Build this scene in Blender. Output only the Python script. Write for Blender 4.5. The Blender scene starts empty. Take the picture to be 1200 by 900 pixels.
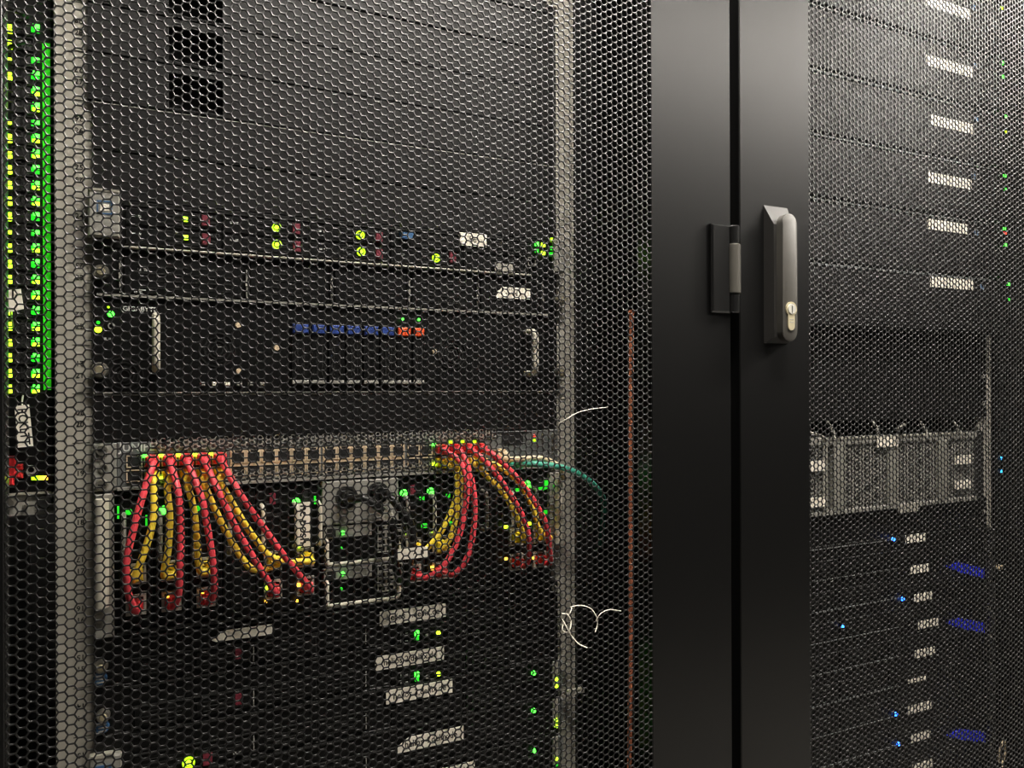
import bpy, math, random
import numpy as np
from mathutils import Vector, Matrix

# ------------------------------------------------------------------ camera
random.seed(7)
S = bpy.context.scene
COL = S.collection
F = 909.0                       # focal length in pixels of a 1200 px wide frame
TH = math.radians(26.2)         # the camera looks this far to the right of the door normal
RO = math.radians(0.19)
HY = 457.0
D = 0.8035                      # camera to the front plane of the mounting rails (y = 0)
ZC = 1.02                       # camera height
DOOR = -0.1235                  # front face of the doors
UH = 0.04445                    # rack unit
Z0 = ZC - 0.0023                # a unit boundary

cd = bpy.data.cameras.new('camera')
cam = bpy.data.objects.new('camera', cd)
COL.objects.link(cam)
cd.sensor_width = 36.0
cd.lens = F / 1200 * 36
cd.shift_y = (HY - 450) / 1200
cd.clip_start = 0.02
cam.matrix_world = Matrix.Translation((0, -D, ZC)) @ Matrix.Rotation(-TH, 4, 'Z') @ Matrix.Rotation(math.pi / 2, 4, 'X') @ Matrix.Rotation(-RO, 4, 'Z')
S.camera = cam

# ------------------------------------------------------------------ world, exposure
w = bpy.data.worlds.new('world')
S.world = w
w.use_nodes = True
w.node_tree.nodes['Background'].inputs[0].default_value = (0.9, 0.95, 1, 1)
w.node_tree.nodes['Background'].inputs[1].default_value = 0.0
S.view_settings.view_transform = 'Standard'
S.view_settings.look = 'None'
S.view_settings.gamma = 1.0
S.view_settings.use_curve_mapping = False
S.view_settings.exposure = 0.0
LAMP = 200.0                     # strength of the ceiling lamps


def P(px, py, Y=0.0):
    """the point of the plane y = Y that the photograph shows at pixel px, py"""
    ix, iy = (px - 600) / F, (HY - py) / F
    c, s = math.cos(RO), math.sin(RO)
    ix, iy = c * ix + s * iy, -s * ix + c * iy
    d = (math.sin(TH) + ix * math.cos(TH), math.cos(TH) - ix * math.sin(TH), iy)
    t = (Y + D) / d[1]
    return Vector((d[0] * t, Y, ZC + d[2] * t))


# ------------------------------------------------------------------ materials
def lin(c):
    return tuple((x / 255 / 12.92) if x / 255 <= 0.04045 else ((x / 255 + 0.055) / 1.055) ** 2.4 for x in c)


MATS = {}


def mat(name, rgb, rough=0.5, metal=0.0, var=0.12, scale=60, bump=0.0, bscale=900, spec=0.5, emit=0.0, coat=0.0):
    if name in MATS:
        return MATS[name]
    m = bpy.data.materials.new(name)
    MATS[name] = m
    m.use_nodes = True
    nt = m.node_tree
    b = nt.nodes['Principled BSDF']
    c = lin(rgb)
    b.inputs['Roughness'].default_value = rough
    b.inputs['Metallic'].default_value = metal
    b.inputs['Specular IOR Level'].default_value = spec
    b.inputs['Coat Weight'].default_value = coat
    b.inputs['Base Color'].default_value = (*c, 1)
    tc = nt.nodes.new('ShaderNodeTexCoord')
    if var:
        n = nt.nodes.new('ShaderNodeTexNoise')
        n.inputs['Scale'].default_value = scale
        n.inputs['Detail'].default_value = 4
        r = nt.nodes.new('ShaderNodeValToRGB')
        r.color_ramp.elements[0].position = 0.3
        r.color_ramp.elements[1].position = 0.7
        r.color_ramp.elements[0].color = (*[x * (1 - var) for x in c], 1)
        r.color_ramp.elements[1].color = (*[min(1, x * (1 + var)) for x in c], 1)
        nt.links.new(tc.outputs['Object'], n.inputs['Vector'])
        nt.links.new(n.outputs['Fac'], r.inputs['Fac'])
        nt.links.new(r.outputs['Color'], b.inputs['Base Color'])
    if bump:
        n2 = nt.nodes.new('ShaderNodeTexNoise')
        n2.inputs['Scale'].default_value = bscale
        bp = nt.nodes.new('ShaderNodeBump')
        bp.inputs['Strength'].default_value = bump
        bp.inputs['Distance'].default_value = 0.0004
        nt.links.new(tc.outputs['Object'], n2.inputs['Vector'])
        nt.links.new(n2.outputs['Fac'], bp.inputs['Height'])
        nt.links.new(bp.outputs['Normal'], b.inputs['Normal'])
    if emit:
        b.inputs['Emission Color'].default_value = (*c, 1)
        b.inputs['Emission Strength'].default_value = emit
    return m


M = {}
M['door'] = mat('black_powder_coat', (4, 4, 4), 0.30, bump=0.12, bscale=1400, spec=0.45, var=0.06)
M['mesh'] = mat('black_mesh_paint', (8, 8, 8), 0.36, spec=0.45, var=0.05)
M['cab'] = mat('cabinet_black', (22, 22, 21), 0.55)
M['gasket'] = mat('gasket_black', (8, 8, 8), 0.6, var=0)
M['rail'] = mat('rail_grey', (158, 154, 143), 0.45, var=0.05, scale=25)
M['rail2'] = mat('rail_zinc', (120, 124, 124), 0.4, metal=0.3, var=0.06)
M['blank'] = mat('panel_black', (13, 12, 12), 0.42, spec=0.4, var=0.06)
M['dev'] = mat('device_black', (11, 11, 11), 0.42, spec=0.25, var=0.1)
M['dev2'] = mat('device_charcoal', (34, 34, 33), 0.45, spec=0.35, var=0.1)
M['hole'] = mat('socket_black', (6, 6, 6), 0.7, var=0)
M['steel'] = mat('bare_steel', (176, 172, 160), 0.35, metal=0.9, var=0.06)
M['bright'] = mat('bright_edge', (190, 186, 172), 0.4, metal=0.4, var=0.05)
M['grey'] = mat('switch_grey', (92, 94, 93), 0.5, var=0.08)
M['beige'] = mat('jack_beige', (205, 186, 156), 0.5, var=0.05)
M['ear'] = mat('ear_grey', (140, 138, 130), 0.45, var=0.06)
M['ivory'] = mat('handle_ivory', (200, 194, 178), 0.4, var=0.05)
M['white'] = mat('label_white', (235, 228, 212), 0.6, var=0.04)
M['ink'] = mat('ink_black', (8, 8, 8), 0.8, spec=0.1, var=0)
M['silk'] = mat('print_grey', (205, 205, 200), 0.6, var=0)
M['red'] = mat('cord_red', (232, 72, 84), 0.42, var=0.06)
M['redplug'] = mat('plug_red', (215, 50, 54), 0.35, var=0.06)
M['yellow'] = mat('cord_yellow', (255, 222, 70), 0.42, var=0.06)
M['yplug'] = mat('plug_yellow', (245, 215, 40), 0.35, var=0.06)
M['teal'] = mat('cord_teal', (70, 165, 140), 0.4, var=0.06)
M['cream'] = mat('cord_cream', (225, 205, 170), 0.45, var=0.05)
M['blackcord'] = mat('cord_black', (20, 20, 20), 0.35, var=0.1)
M['brown'] = mat('cord_brown', (238, 142, 106), 0.5, var=0.12, scale=150)
M['thread'] = mat('thread_white', (188, 183, 170), 0.6, var=0.03)
M['maroon'] = mat('latch_maroon', (112, 36, 50), 0.5, var=0.06)
M['blue'] = mat('latch_blue', (38, 62, 130), 0.45, var=0.06)
M['badge'] = mat('badge_blue', (48, 88, 128), 0.5, var=0.06)
M['orange'] = mat('latch_orange', (232, 84, 40), 0.45, var=0.06)
M['silverperf'] = mat('tray_silver', (170, 168, 156), 0.4, metal=0.5, var=0.06)
M['handle'] = mat('lever_gunmetal', (56, 54, 50), 0.48, metal=0.1, var=0.14, scale=35, bump=0.15, bscale=700)
M['handlebase'] = mat('handle_satin', (26, 25, 24), 0.34, spec=0.9, metal=0.0, var=0.05)
M['hinge'] = mat('hinge_black', (11, 11, 11), 0.25, var=0.05)
M['hinge2'] = mat('hinge_grey', (64, 62, 57), 0.38, metal=0.3, var=0.06)
M['nickel'] = mat('lock_nickel', (225, 214, 180), 0.32, metal=0.8, var=0.05)
M['lg'] = mat('light_green', (70, 255, 60), 0.4, emit=5.0, var=0)
M['lgd'] = mat('light_green_dim', (40, 210, 40), 0.4, emit=0.9, var=0)
M['ly'] = mat('light_lime', (190, 255, 40), 0.4, emit=4.5, var=0)
M['lyd'] = mat('light_lime_dim', (175, 240, 30), 0.4, emit=1.6, var=0)
M['la'] = mat('light_amber', (255, 190, 60), 0.4, emit=4.0, var=0)
M['lr'] = mat('light_red', (255, 70, 50), 0.4, emit=1.5, var=0)
M['lb'] = mat('light_blue', (40, 110, 255), 0.4, emit=9.0, var=0)
M['lc'] = mat('light_cyan', (50, 170, 255), 0.4, emit=3.0, var=0)
M['lens'] = mat('painted_blue_glow', (30, 40, 190), 0.4, emit=0.075, var=0.3, scale=120)  # faint emission that paints blue light onto the server fronts
M['bar'] = mat('light_bar_green', (56, 235, 30), 0.4, emit=0.22, var=0.3, scale=300)
M['floor'] = mat('floor_tile', (92, 90, 86), 0.35, var=0.06, scale=8)
M['ceil'] = mat('ceiling_white', (205, 200, 190), 0.8, var=0.04, scale=8)
M['wall'] = mat('wall_grey', (120, 118, 112), 0.7, var=0.05, scale=5)
M['row'] = mat('opposite_row_black', (6, 6, 6), 0.6, spec=0.2, var=0.05, scale=5)
M['lamp'] = mat('lamp_diffuser', (255, 248, 238), 0.5, emit=LAMP, var=0)
M['reflection_fill'] = mat('reflection_fill_glow', (255, 248, 238), 0.5, emit=LAMP * 0.16, var=0)  # added fill, brightens reflections in the door frames and mesh
M['lampframe'] = mat('lamp_frame', (200, 200, 196), 0.5, var=0.04)


# ------------------------------------------------------------------ mesh builder
class MB:
    def __init__(s):
        s.v, s.f = [], []

    def add(s, vs, fs):
        n = len(s.v)
        s.v += [tuple(p) for p in vs]
        s.f += [tuple(i + n for i in q) for q in fs]
        return s

    def box(s, x0, x1, y0, y1, z0, z1, ch=0.0):
        """a box; ch chamfers the edges of the front face (y0)"""
        if ch:
            v = [(x0 + ch, y0, z0 + ch), (x1 - ch, y0, z0 + ch), (x1 - ch, y0, z1 - ch), (x0 + ch, y0, z1 - ch),
                 (x0, y0 + ch, z0), (x1, y0 + ch, z0), (x1, y0 + ch, z1), (x0, y0 + ch, z1),
                 (x0, y1, z0), (x1, y1, z0), (x1, y1, z1), (x0, y1, z1)]
            f = [(0, 1, 2, 3)]
            for k in (0, 4):
                for i in range(4):
                    j = (i + 1) % 4
                    f.append((k + 4 + i, k + 4 + j, k + j, k + i))
            f.append((11, 10, 9, 8))
            return s.add(v, f)
        v = [(x0, y0, z0), (x1, y0, z0), (x1, y0, z1), (x0, y0, z1), (x0, y1, z0), (x1, y1, z0), (x1, y1, z1), (x0, y1, z1)]
        return s.add(v, [(0, 1, 2, 3), (7, 6, 5, 4), (4, 5, 1, 0), (5, 6, 2, 1), (6, 7, 3, 2), (7, 4, 0, 3)])

    def prism(s, pts, y0, y1, inset=0.0):
        """outline pts in (x, z), counter-clockwise seen from the front, front at y0"""
        n = len(pts)
        cx = sum(p[0] for p in pts) / n
        cz = sum(p[1] for p in pts) / n
        k = 1 - inset
        v = [(cx + (p[0] - cx) * k, y0, cz + (p[1] - cz) * k) for p in pts] + [(p[0], y1, p[1]) for p in pts]
        f = [tuple(range(n)), tuple(range(2 * n - 1, n - 1, -1))]
        for i in range(n):
            j = (i + 1) % n
            f.append((n + i, n + j, j, i))
        return s.add(v, f)

    def disc(s, x, z, r, y0, y1, n=16, ch=0.0):
        pts = [(x + r * math.cos(2 * math.pi * i / n), z + r * math.sin(2 * math.pi * i / n)) for i in range(n)]
        return s.prism(pts, y0, y1, inset=ch)

    def ring(s, x, z, r, ri, y0, y1, n=18):
        v, f = [], []
        for i in range(n):
            a = 2 * math.pi * i / n
            c, t = math.cos(a), math.sin(a)
            v += [(x + r * c, y0, z + r * t), (x + ri * c, y0, z + ri * t), (x + ri * c, y1, z + ri * t), (x + r * c, y1, z + r * t)]
        for i in range(n):
            j = (i + 1) % n
            for k in range(4):
                f.append((4 * i + k, 4 * i + (k + 1) % 4, 4 * j + (k + 1) % 4, 4 * j + k))
        return s.add(v, [q[::-1] for q in f])

    def frame(s, x0, x1, z0, z1, t, y0, y1):
        s.box(x0, x1, y0, y1, z1 - t, z1)
        s.box(x0, x1, y0, y1, z0, z0 + t)
        s.box(x0, x0 + t, y0, y1, z0 + t, z1 - t)
        return s.box(x1 - t, x1, y0, y1, z0 + t, z1 - t)

    def cyl_z(s, x, y, r, z0, z1, n=20, ch=0.0):
        v, f = [], []
        for zz, rr in ((z0, r - ch), (z0 + ch, r), (z1 - ch, r), (z1, r - ch)):
            for i in range(n):
                a = 2 * math.pi * i / n
                v.append((x + rr * math.cos(a), y + rr * math.sin(a), zz))
        for k in range(3):
            for i in range(n):
                j = (i + 1) % n
                f.append((k * n + i, k * n + j, k * n + n + j, k * n + n + i))
        f.append(tuple(range(n - 1, -1, -1)))
        f.append(tuple(range(3 * n, 4 * n)))
        return s.add(v, f)

    def tube(s, pts, r, n=8, step=5, flat=False):
        pts = [Vector(p) for p in pts]
        if not flat:
            q = [pts[0] * 2 - pts[1]] + pts + [pts[-1] * 2 - pts[-2]]
            out = []
            for i in range(1, len(q) - 2):
                a, b, c, d = q[i - 1:i + 3]
                for k in range(step):
                    t = k / step
                    out.append(0.5 * ((2 * b) + (c - a) * t + (2 * a - 5 * b + 4 * c - d) * t * t + (3 * b - a - 3 * c + d) * t ** 3))
            out.append(pts[-1])
            pts = out
        v, f = [], []
        up = Vector((0, 0, 1))
        tg0 = (pts[1] - pts[0]).normalized()
        nrm = tg0.cross(up if abs(tg0.z) < 0.9 else Vector((1, 0, 0))).normalized()
        for i, p in enumerate(pts):
            tg = (pts[min(i + 1, len(pts) - 1)] - pts[max(i - 1, 0)]).normalized()
            nrm = (nrm - tg * nrm.dot(tg)).normalized()
            bi = tg.cross(nrm)
            for k in range(n):
                a = 2 * math.pi * k / n
                v.append(p + (nrm * math.cos(a) + bi * math.sin(a)) * r)
        for i in range(len(pts) - 1):
            for k in range(n):
                j = (k + 1) % n
                f.append((i * n + k, i * n + j, i * n + n + j, i * n + n + k))
        f.append(tuple(range(n - 1, -1, -1)))
        f.append(tuple(range((len(pts) - 1) * n, len(pts) * n)))
        return s.add(v, f)

    def build(s, name, m, parent=None, smooth=False):
        o = origin_of(parent)
        me = bpy.data.meshes.new(name)
        me.from_pydata([(p[0] - o[0], p[1] - o[1], p[2] - o[2]) for p in s.v], [], s.f)
        me.update()
        me.materials.append(M[m])
        if smooth:
            me.polygons.foreach_set('use_smooth', [True] * len(me.polygons))
            me.set_sharp_from_angle(angle=math.radians(40))
        ob = bpy.data.objects.new(name, me)
        COL.objects.link(ob)
        ob.parent = parent
        return ob


def origin_of(o):
    v = Vector((0, 0, 0))
    while o is not None:
        v += o.location
        o = o.parent
    return v


def thing(name, label, cat, loc, group=None):
    o = bpy.data.objects.new(name, None)
    o.empty_display_size = 0.02
    COL.objects.link(o)
    o.location = loc
    return tag(o, label, cat, group)


def tag(o, label, cat, group=None):
    o['label'] = label
    o['category'] = cat
    if group:
        o['group'] = group
    return o


def struct(o):
    o['kind'] = 'structure'
    return o


def text(s, size, x, y, z, m, parent, name='lettering', rot=0.0, mirror=False, align='CENTER', squeeze=1.0):
    cu = bpy.data.curves.new('t', 'FONT')
    cu.body = s
    cu.size = size
    cu.align_x = align
    cu.align_y = 'CENTER'
    cu.resolution_u = 2
    cu.extrude = 0.0001
    cu.offset = size * 0.014
    to = bpy.data.objects.new('t', cu)
    COL.objects.link(to)
    me = bpy.data.meshes.new_from_object(to)
    bpy.data.objects.remove(to)
    bpy.data.curves.remove(cu)
    o = origin_of(parent)
    c, t = math.cos(rot), math.sin(rot)
    for v in me.vertices:
        a, b, d = v.co
        a *= squeeze
        a, b = a * c - b * t, a * t + b * c
        v.co = (x + a - o[0], y - d - o[1], z + b - o[2])
    me.materials.clear()
    me.materials.append(M[m])
    me.name = name
    ob = bpy.data.objects.new(name, me)
    COL.objects.link(ob)
    ob.parent = parent
    return ob


def rect(px0, py0, px1, py1, Y):
    """x0, x1, z0, z1 of an upright rectangle of the plane y = Y; py0 / py1 are its top and bottom at its middle"""
    m = (px0 + px1) / 2
    return P(px0, (py0 + py1) / 2, Y).x, P(px1, (py0 + py1) / 2, Y).x, P(m, py1, Y).z, P(m, py0, Y).z


def plate(name, m, r, Y0, Y1, parent, ch=0.0):
    return MB().box(r[0], r[1], Y0, Y1, r[2], r[3], ch).build(name, m, parent)


def light(parent, px, py, Y, m='lg', r=0.0016, name='status_light', sq=None):
    p = P(px, py, Y)
    if sq:
        return MB().box(p.x - sq[0] / 2, p.x + sq[0] / 2, Y - 0.0012, Y + 0.001, p.z - sq[1] / 2, p.z + sq[1] / 2).build(name, m, parent)
    return MB().disc(p.x, p.z, r, Y - 0.0014, Y + 0.001, 12, 0.25).build(name, m, parent)


def screw(parent, px, py, Y, r=0.0055, name='thumb_screw', m='steel'):
    p = P(px, py, Y)
    o = MB().disc(p.x, p.z, r, Y - 0.007, Y + 0.002, 18, 0.18).build(name, m, parent, True)
    MB().disc(p.x, p.z, r * 0.55, Y - 0.0085, Y - 0.0065, 12, 0.2).build('screw_head', 'nickel', o)
    return o


def sticker(parent, r, Y, s=None, name='name_label', size=None, m='white', squeeze=0.8, poly=None):
    b = MB()
    if poly:
        b.prism(poly, Y - 0.0006, Y + 0.0003)
    else:
        b.box(r[0], r[1], Y - 0.0006, Y + 0.0003, r[2], r[3])
    o = b.build(name, m, parent)
    if s:
        text(s, size or (r[3] - r[2]) * 0.72, (r[0] + r[1]) / 2, Y - 0.0007, (r[2] + r[3]) / 2, 'ink', o, squeeze=squeeze)
    return o


# ------------------------------------------------------------------ the room around the aisle
CX1 = 0.2112                     # middle of the near cabinet
CW = 0.81                        # cabinet pitch
CX2 = CX1 + CW
ROOM = (-3.0, 5.0, -2.9, 1.5, 2.5)
struct(MB().box(ROOM[0], ROOM[1], ROOM[2], ROOM[3], -0.05, 0).build('floor', 'floor'))
struct(MB().box(ROOM[0], ROOM[1], ROOM[2], ROOM[3], ROOM[4], ROOM[4] + 0.05).build('ceiling', 'ceil'))
struct(MB().box(ROOM[0], ROOM[1], ROOM[2] - 0.1, ROOM[2], 0, ROOM[4]).build('wall_front', 'wall'))
struct(MB().box(ROOM[0], ROOM[1], ROOM[3], ROOM[3] + 0.1, 0, ROOM[4]).build('wall_back', 'wall'))
struct(MB().box(ROOM[0] - 0.1, ROOM[0], ROOM[2], ROOM[3], 0, ROOM[4]).build('wall_left', 'wall'))
struct(MB().box(ROOM[1], ROOM[1] + 0.1, ROOM[2], ROOM[3], 0, ROOM[4]).build('wall_right', 'wall'))
struct(MB().box(ROOM[0], ROOM[1], -2.7, -1.75, 0, 2.0).build('opposite_rack_row', 'row'))  # unseen dark block standing in for the opposite row of racks
LMP = [(0.60, -0.70, 0.5, 'lamp', 'warm ceiling light over the aisle in front of the near cabinet'),
       (2.80, -0.70, 0.5, 'lamp', 'warm ceiling light over the aisle far to the right of the handle'),
       (2.10, -1.95, 0.62, 'reflection_fill', 'unseen dim light added for the door reflections, nearer to the near cabinet'),  # this and the next are added only to brighten the door reflections
       (3.60, -1.95, 0.62, 'reflection_fill', 'unseen dim light added for the door reflections, furthest to the right')]
for lx, ly, hl, lm, lb in LMP:
    t = thing('ceiling_light', lb, 'ceiling light', (lx, ly, 2.45), 'ceiling lights')
    MB().box(lx - hl - 0.02, lx + hl + 0.02, ly - 0.14, ly + 0.14, 2.472, 2.5).build('lamp_housing', 'lampframe', t)
    MB().box(lx - hl, lx + hl, ly - 0.12, ly + 0.12, 2.462, 2.472).build('diffuser', lm, t)

# ------------------------------------------------------------------ cabinets
TOPZ, BOTZ = 2.02, 0.03
HP = 0.01081 * (D + DOOR)        # vertical pitch of the hexagons
MZ0, MZ1 = 0.13, 1.92
DX0 = P(5, 457, DOOR).x          # left edge of the near door's mesh
DX1 = P(763.5, 457, DOOR).x      # its right edge
DXG = P(857, 457, DOOR).x        # right edge of the near door
DXH = P(867.5, 457, DOOR).x      # left edge of the far door
DXI = P(949.5, 457, DOOR).x      # left edge of the far door's mesh
MW = DX1 - DX0


def hex_panel(name, x0, x1, z0, z1, y0, th, pitch, web, m, phase=None):
    R = pitch / math.sqrt(3)
    cp = 1.5 * R
    if phase is None:
        phase = (x0 + R, z0 + pitch / 2)
    i0, i1 = math.ceil((x0 - phase[0]) / cp - 0.4), math.floor((x1 - phase[0]) / cp + 0.4)
    j0, j1 = math.ceil((z0 - phase[1]) / pitch), math.floor((z1 - phase[1]) / pitch)
    ii, jj = np.meshgrid(np.arange(i0, i1 + 1), np.arange(j0, j1 + 1), indexing='ij')
    cx = phase[0] + ii.ravel() * cp
    cz = phase[1] + (jj.ravel() + 0.5 * (ii.ravel() % 2)) * pitch
    n = cx.size
    a = np.arange(6) * math.pi / 3
    rh = R - web / math.sqrt(3)
    ca, sa = np.cos(a), np.sin(a)
    V = np.zeros((n, 24, 3))
    for k, (rr, yy) in enumerate(((R, y0), (rh, y0), (rh, y0 + th), (R, y0 + th))):
        V[:, k * 6:k * 6 + 6, 0] = cx[:, None] + rr * ca
        V[:, k * 6:k * 6 + 6, 1] = yy
        V[:, k * 6:k * 6 + 6, 2] = cz[:, None] + rr * sa
    q = []
    for k in range(3):
        for i in range(6):
            j = (i + 1) % 6
            q.append((k * 6 + i, k * 6 + j, k * 6 + 6 + j, k * 6 + 6 + i))
    q = np.array(q)
    FA = (np.arange(n)[:, None, None] * 24 + q[None]).reshape(-1)
    me = bpy.data.meshes.new(name)
    me.vertices.add(n * 24)
    me.vertices.foreach_set('co', V.reshape(-1))
    nf = FA.size // 4
    me.loops.add(FA.size)
    me.loops.foreach_set('vertex_index', FA.astype(np.int32))
    me.polygons.add(nf)
    me.polygons.foreach_set('loop_start', np.arange(0, FA.size, 4, dtype=np.int32))
    me.update(calc_edges=True)
    me.materials.append(M[m])
    return me


ph = P(70.8, 431.9, DOOR)
door_mesh = hex_panel('perforated_panel', DX0, DX1, MZ0, MZ1, 0.0, 0.0012, HP, 0.00115, 'mesh', (ph.x, ph.z))


def cabinet(cx, label, dx_out0, dx_m0, dx_m1, dx_out1):
    c = thing('server_cabinet', label, 'cabinet', (cx, 0.4, 0))
    hw = CW / 2 - 0.010
    for s in (-1, 1):
        MB().box(cx + s * hw - 0.012 * (s > 0), cx + s * hw + 0.012 * (s < 0), DOOR + 0.03, 0.92, BOTZ, TOPZ).build('side_panel', 'cab', c)
        MB().box(cx + s * (hw - 0.05) - 0.016, cx + s * (hw - 0.05) + 0.016, 0.10, 0.14, BOTZ, TOPZ).build('corner_post', 'cab', c)
    MB().box(cx - hw, cx + hw, DOOR + 0.03, 0.92, TOPZ, TOPZ + 0.03).build('roof', 'cab', c)
    MB().box(cx - hw, cx + hw, DOOR + 0.03, 0.92, 0, BOTZ).build('plinth', 'cab', c)
    MB().box(cx - hw, cx + hw, 0.92, 0.94, BOTZ, TOPZ).build('back_panel', 'cab', c)
    # door: a folded sheet frame around the perforated panel
    b = MB()
    for (a0, a1) in ((dx_out0, dx_m0), (dx_m1, dx_out1)):
        b.box(a0, a1, DOOR, DOOR + 0.024, BOTZ + 0.01, TOPZ + 0.02, 0.0012)
    for (a0, a1) in ((BOTZ + 0.01, MZ0 + 0.004), (MZ1 - 0.004, TOPZ + 0.02)):
        b.box(dx_m0, dx_m1, DOOR + 0.0001, DOOR + 0.024, a0, a1)
    d = b.build('door', 'door', c)
    pnl = bpy.data.objects.new('perforated_panel', door_mesh)
    COL.objects.link(pnl)
    pnl.parent = d
    o = origin_of(d)
    pnl.location = (dx_m0 - DX0 - o[0], DOOR + 0.0004 - o[1], -o[2])
    return c, d


cab1, door1 = cabinet(CX1, 'near black cabinet with hexagon mesh door, its hinge at the right edge', DX0 - (DXG - DX1), DX0, DX1, DXG)
cab2, door2 = cabinet(CX2, 'far black cabinet with fine mesh door and swing handle at its left edge', DXH, DXI, DXI + MW, DXI + MW + 0.108)
MB().box(DXG - 0.0005, DXH - 0.001, DOOR + 0.018, DOOR + 0.0285, BOTZ, TOPZ).build('edge_gasket', 'gasket', cab1)


# mounting rails -----------------------------------------------------------
def rails(c, cx, first):
    lo, hi = P(107.5, 457).x - P(65, 457).x, 0.029
    xl = cx - 0.2431
    xr = cx + 0.2431
    zz0, zz1 = Z0 - 20 * UH, Z0 + 21 * UH
    L = MB()
    L.box(xl - lo, xl + 0.018, 0.0015, 0.004, zz0, zz1)
    L.box(xl - lo, xl - lo + 0.0025, 0.004, 0.06, zz0, zz1)
    L = L.build('mounting_rail', 'rail', c)
    R = MB()
    R.box(xr - 0.018, xr + 0.0155, 0.0015, 0.004, zz0, zz1)
    R.box(xr + 0.013, xr + 0.0155, 0.004, 0.012, zz0, zz1)
    R.box(xr + 0.0155, xr + hi + 0.001, 0.0095, 0.012, zz0, zz1)
    R.box(xr + hi - 0.0015, xr + hi + 0.001, 0.012, 0.06, zz0, zz1)
    R = R.build('mounting_rail', 'rail', c)
    if first:
        tx = P(93.5, 457).x
        for k in range(-11, 10):
            zc_ = Z0 + (k + 0.5) * UH
            up = 1 if k in (3, 4) else -1
            text(str(21 + k), 0.0068, tx, 0.0012, zc_ + up * 0.0056, 'ink', L, 'unit_number')
            text(str(21 + k), 0.0068, tx, 0.0012, zc_ - up * 0.0056, 'ink', L, 'unit_number', rot=math.pi)
            MB().box(tx - 0.006, tx + 0.008, 0.0011, 0.0016, Z0 + k * UH - 0.0003, Z0 + k * UH + 0.0003).build('unit_mark', 'ink', L)


rails(cab1, CX1, True)
rails(cab2, CX2, False)

# hinge on the near door -----------------------------------------------------
r = rect(830.5, 264, 857, 367, DOOR)
MB().box(r[0], r[1] - 0.006, DOOR - 0.006, DOOR, r[2], r[3], 0.002).build('hinge_leaf', 'hinge', door1)
kx, ky = (DXG + DXH) / 2 - 0.0062, DOOR - 0.004
zz = [r[2], P(858, 345, DOOR).z, P(858, 287, DOOR).z, r[3]]
for i in range(3):
    MB().cyl_z(kx, ky, 0.0078 if i == 1 else 0.0068, zz[i] + 0.0004, zz[i + 1] - 0.0004, 24, 0.0008).build('hinge_knuckle', 'hinge2' if i == 1 else 'hinge', door1, True)

# swing handle of the far door -------------------------------------------------
hx0, hx1 = P(895, 320, DOOR).x, P(895, 320, DOOR).x + 0.037
hz1, hz0 = P(896, 240.5, DOOR).z, P(896, 402, DOOR).z
b = MB()
dy = 0.013
bk = [(hx0, DOOR, hz0), (hx1, DOOR, hz0), (hx1, DOOR, hz1), (hx0, DOOR, hz1)]
fr = [(hx0 + 0.003, DOOR - dy, hz0 + 0.006), (hx1 - 0.003, DOOR - dy, hz0 + 0.006), (hx1 - 0.003, DOOR - dy, hz1 - 0.024), (hx0 + 0.003, DOOR - dy, hz1 - 0.024)]
b.add(bk + fr, [(4, 5, 6, 7), (0, 1, 5, 4), (1, 2, 6, 5), (2, 3, 7, 6), (3, 0, 4, 7), (3, 2, 1, 0)])
b.build('handle_base', 'handlebase', door2)


def stadium(cx, z0, z1, r, n=12):
    p = [(cx + r * math.cos(a), z1 - r + r * math.sin(a)) for a in [math.pi * i / n for i in range(n + 1)]]
    return p + [(cx + r * math.cos(a), z0 + r + r * math.sin(a)) for a in [math.pi + math.pi * i / n for i in range(n + 1)]]


lc_ = (hx0 + hx1) / 2
lev = MB().prism(stadium(lc_, hz0 + 0.001, hz1 - 0.0125, 0.0113), DOOR - 0.0225, DOOR - 0.0215, 0.03)
lev.prism(stadium(lc_, hz0 + 0.001, hz1 - 0.0125, 0.0113), DOOR - 0.0216, DOOR - 0.0128)
lev.build('swing_lever', 'handle', door2, True)
YL = DOOR - 0.0225
pz = P(923.5, 362, YL).z
lx = lc_ + 0.0005
b = MB().disc(lx, pz, 0.0082, YL - 0.0015, YL + 0.002, 24)
b.prism(stadium(lx, pz - 0.0245, pz - 0.002, 0.005), YL - 0.0014, YL + 0.002)
b.build('lock_cylinder', 'nickel', door2)
MB().disc(lx, pz, 0.0058, YL - 0.0024, YL - 0.001, 22).build('lock_plug', 'ear', door2)
MB().box(lx - 0.0006, lx + 0.0006, YL - 0.0026, YL - 0.002, pz - 0.0042, pz + 0.0034).build('keyhole', 'hole', door2)
for k in (0, 1):
    MB().box(lx - 0.003, lx + 0.003, YL - 0.0016, YL - 0.0012, pz - 0.0125 - k * 0.003, pz - 0.0118 - k * 0.003).build('engraved_line', 'ear', door2)


# ------------------------------------------------------------------ rack devices
def device(name, label, cat, k0, k1, cx=CX1, Y=-0.003, depth=0.5, m='dev', group=None, panel=True, xa=None, xb=None, fname='front_panel', ch=0.0006):
    """a rack mounted thing between the unit boundaries k0 and k1, its front at y = Y"""
    za, zb = Z0 + k0 * UH + 0.0004, Z0 + k1 * UH - 0.0004
    t = thing(name, label, cat, (cx, 0.0, za), group)
    if depth:
        MB().box(cx - 0.222, cx + 0.222, 0.0016, depth, za + 0.0006, zb - 0.0006).build('chassis', 'cab', t)
    if panel:
        x0 = cx - 0.2413 if xa is None else xa
        x1 = cx + 0.2413 if xb is None else xb
        MB().box(x0, x1, Y, 0.0014, za, zb, ch).build(fname, m, t)
    return t




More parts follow.
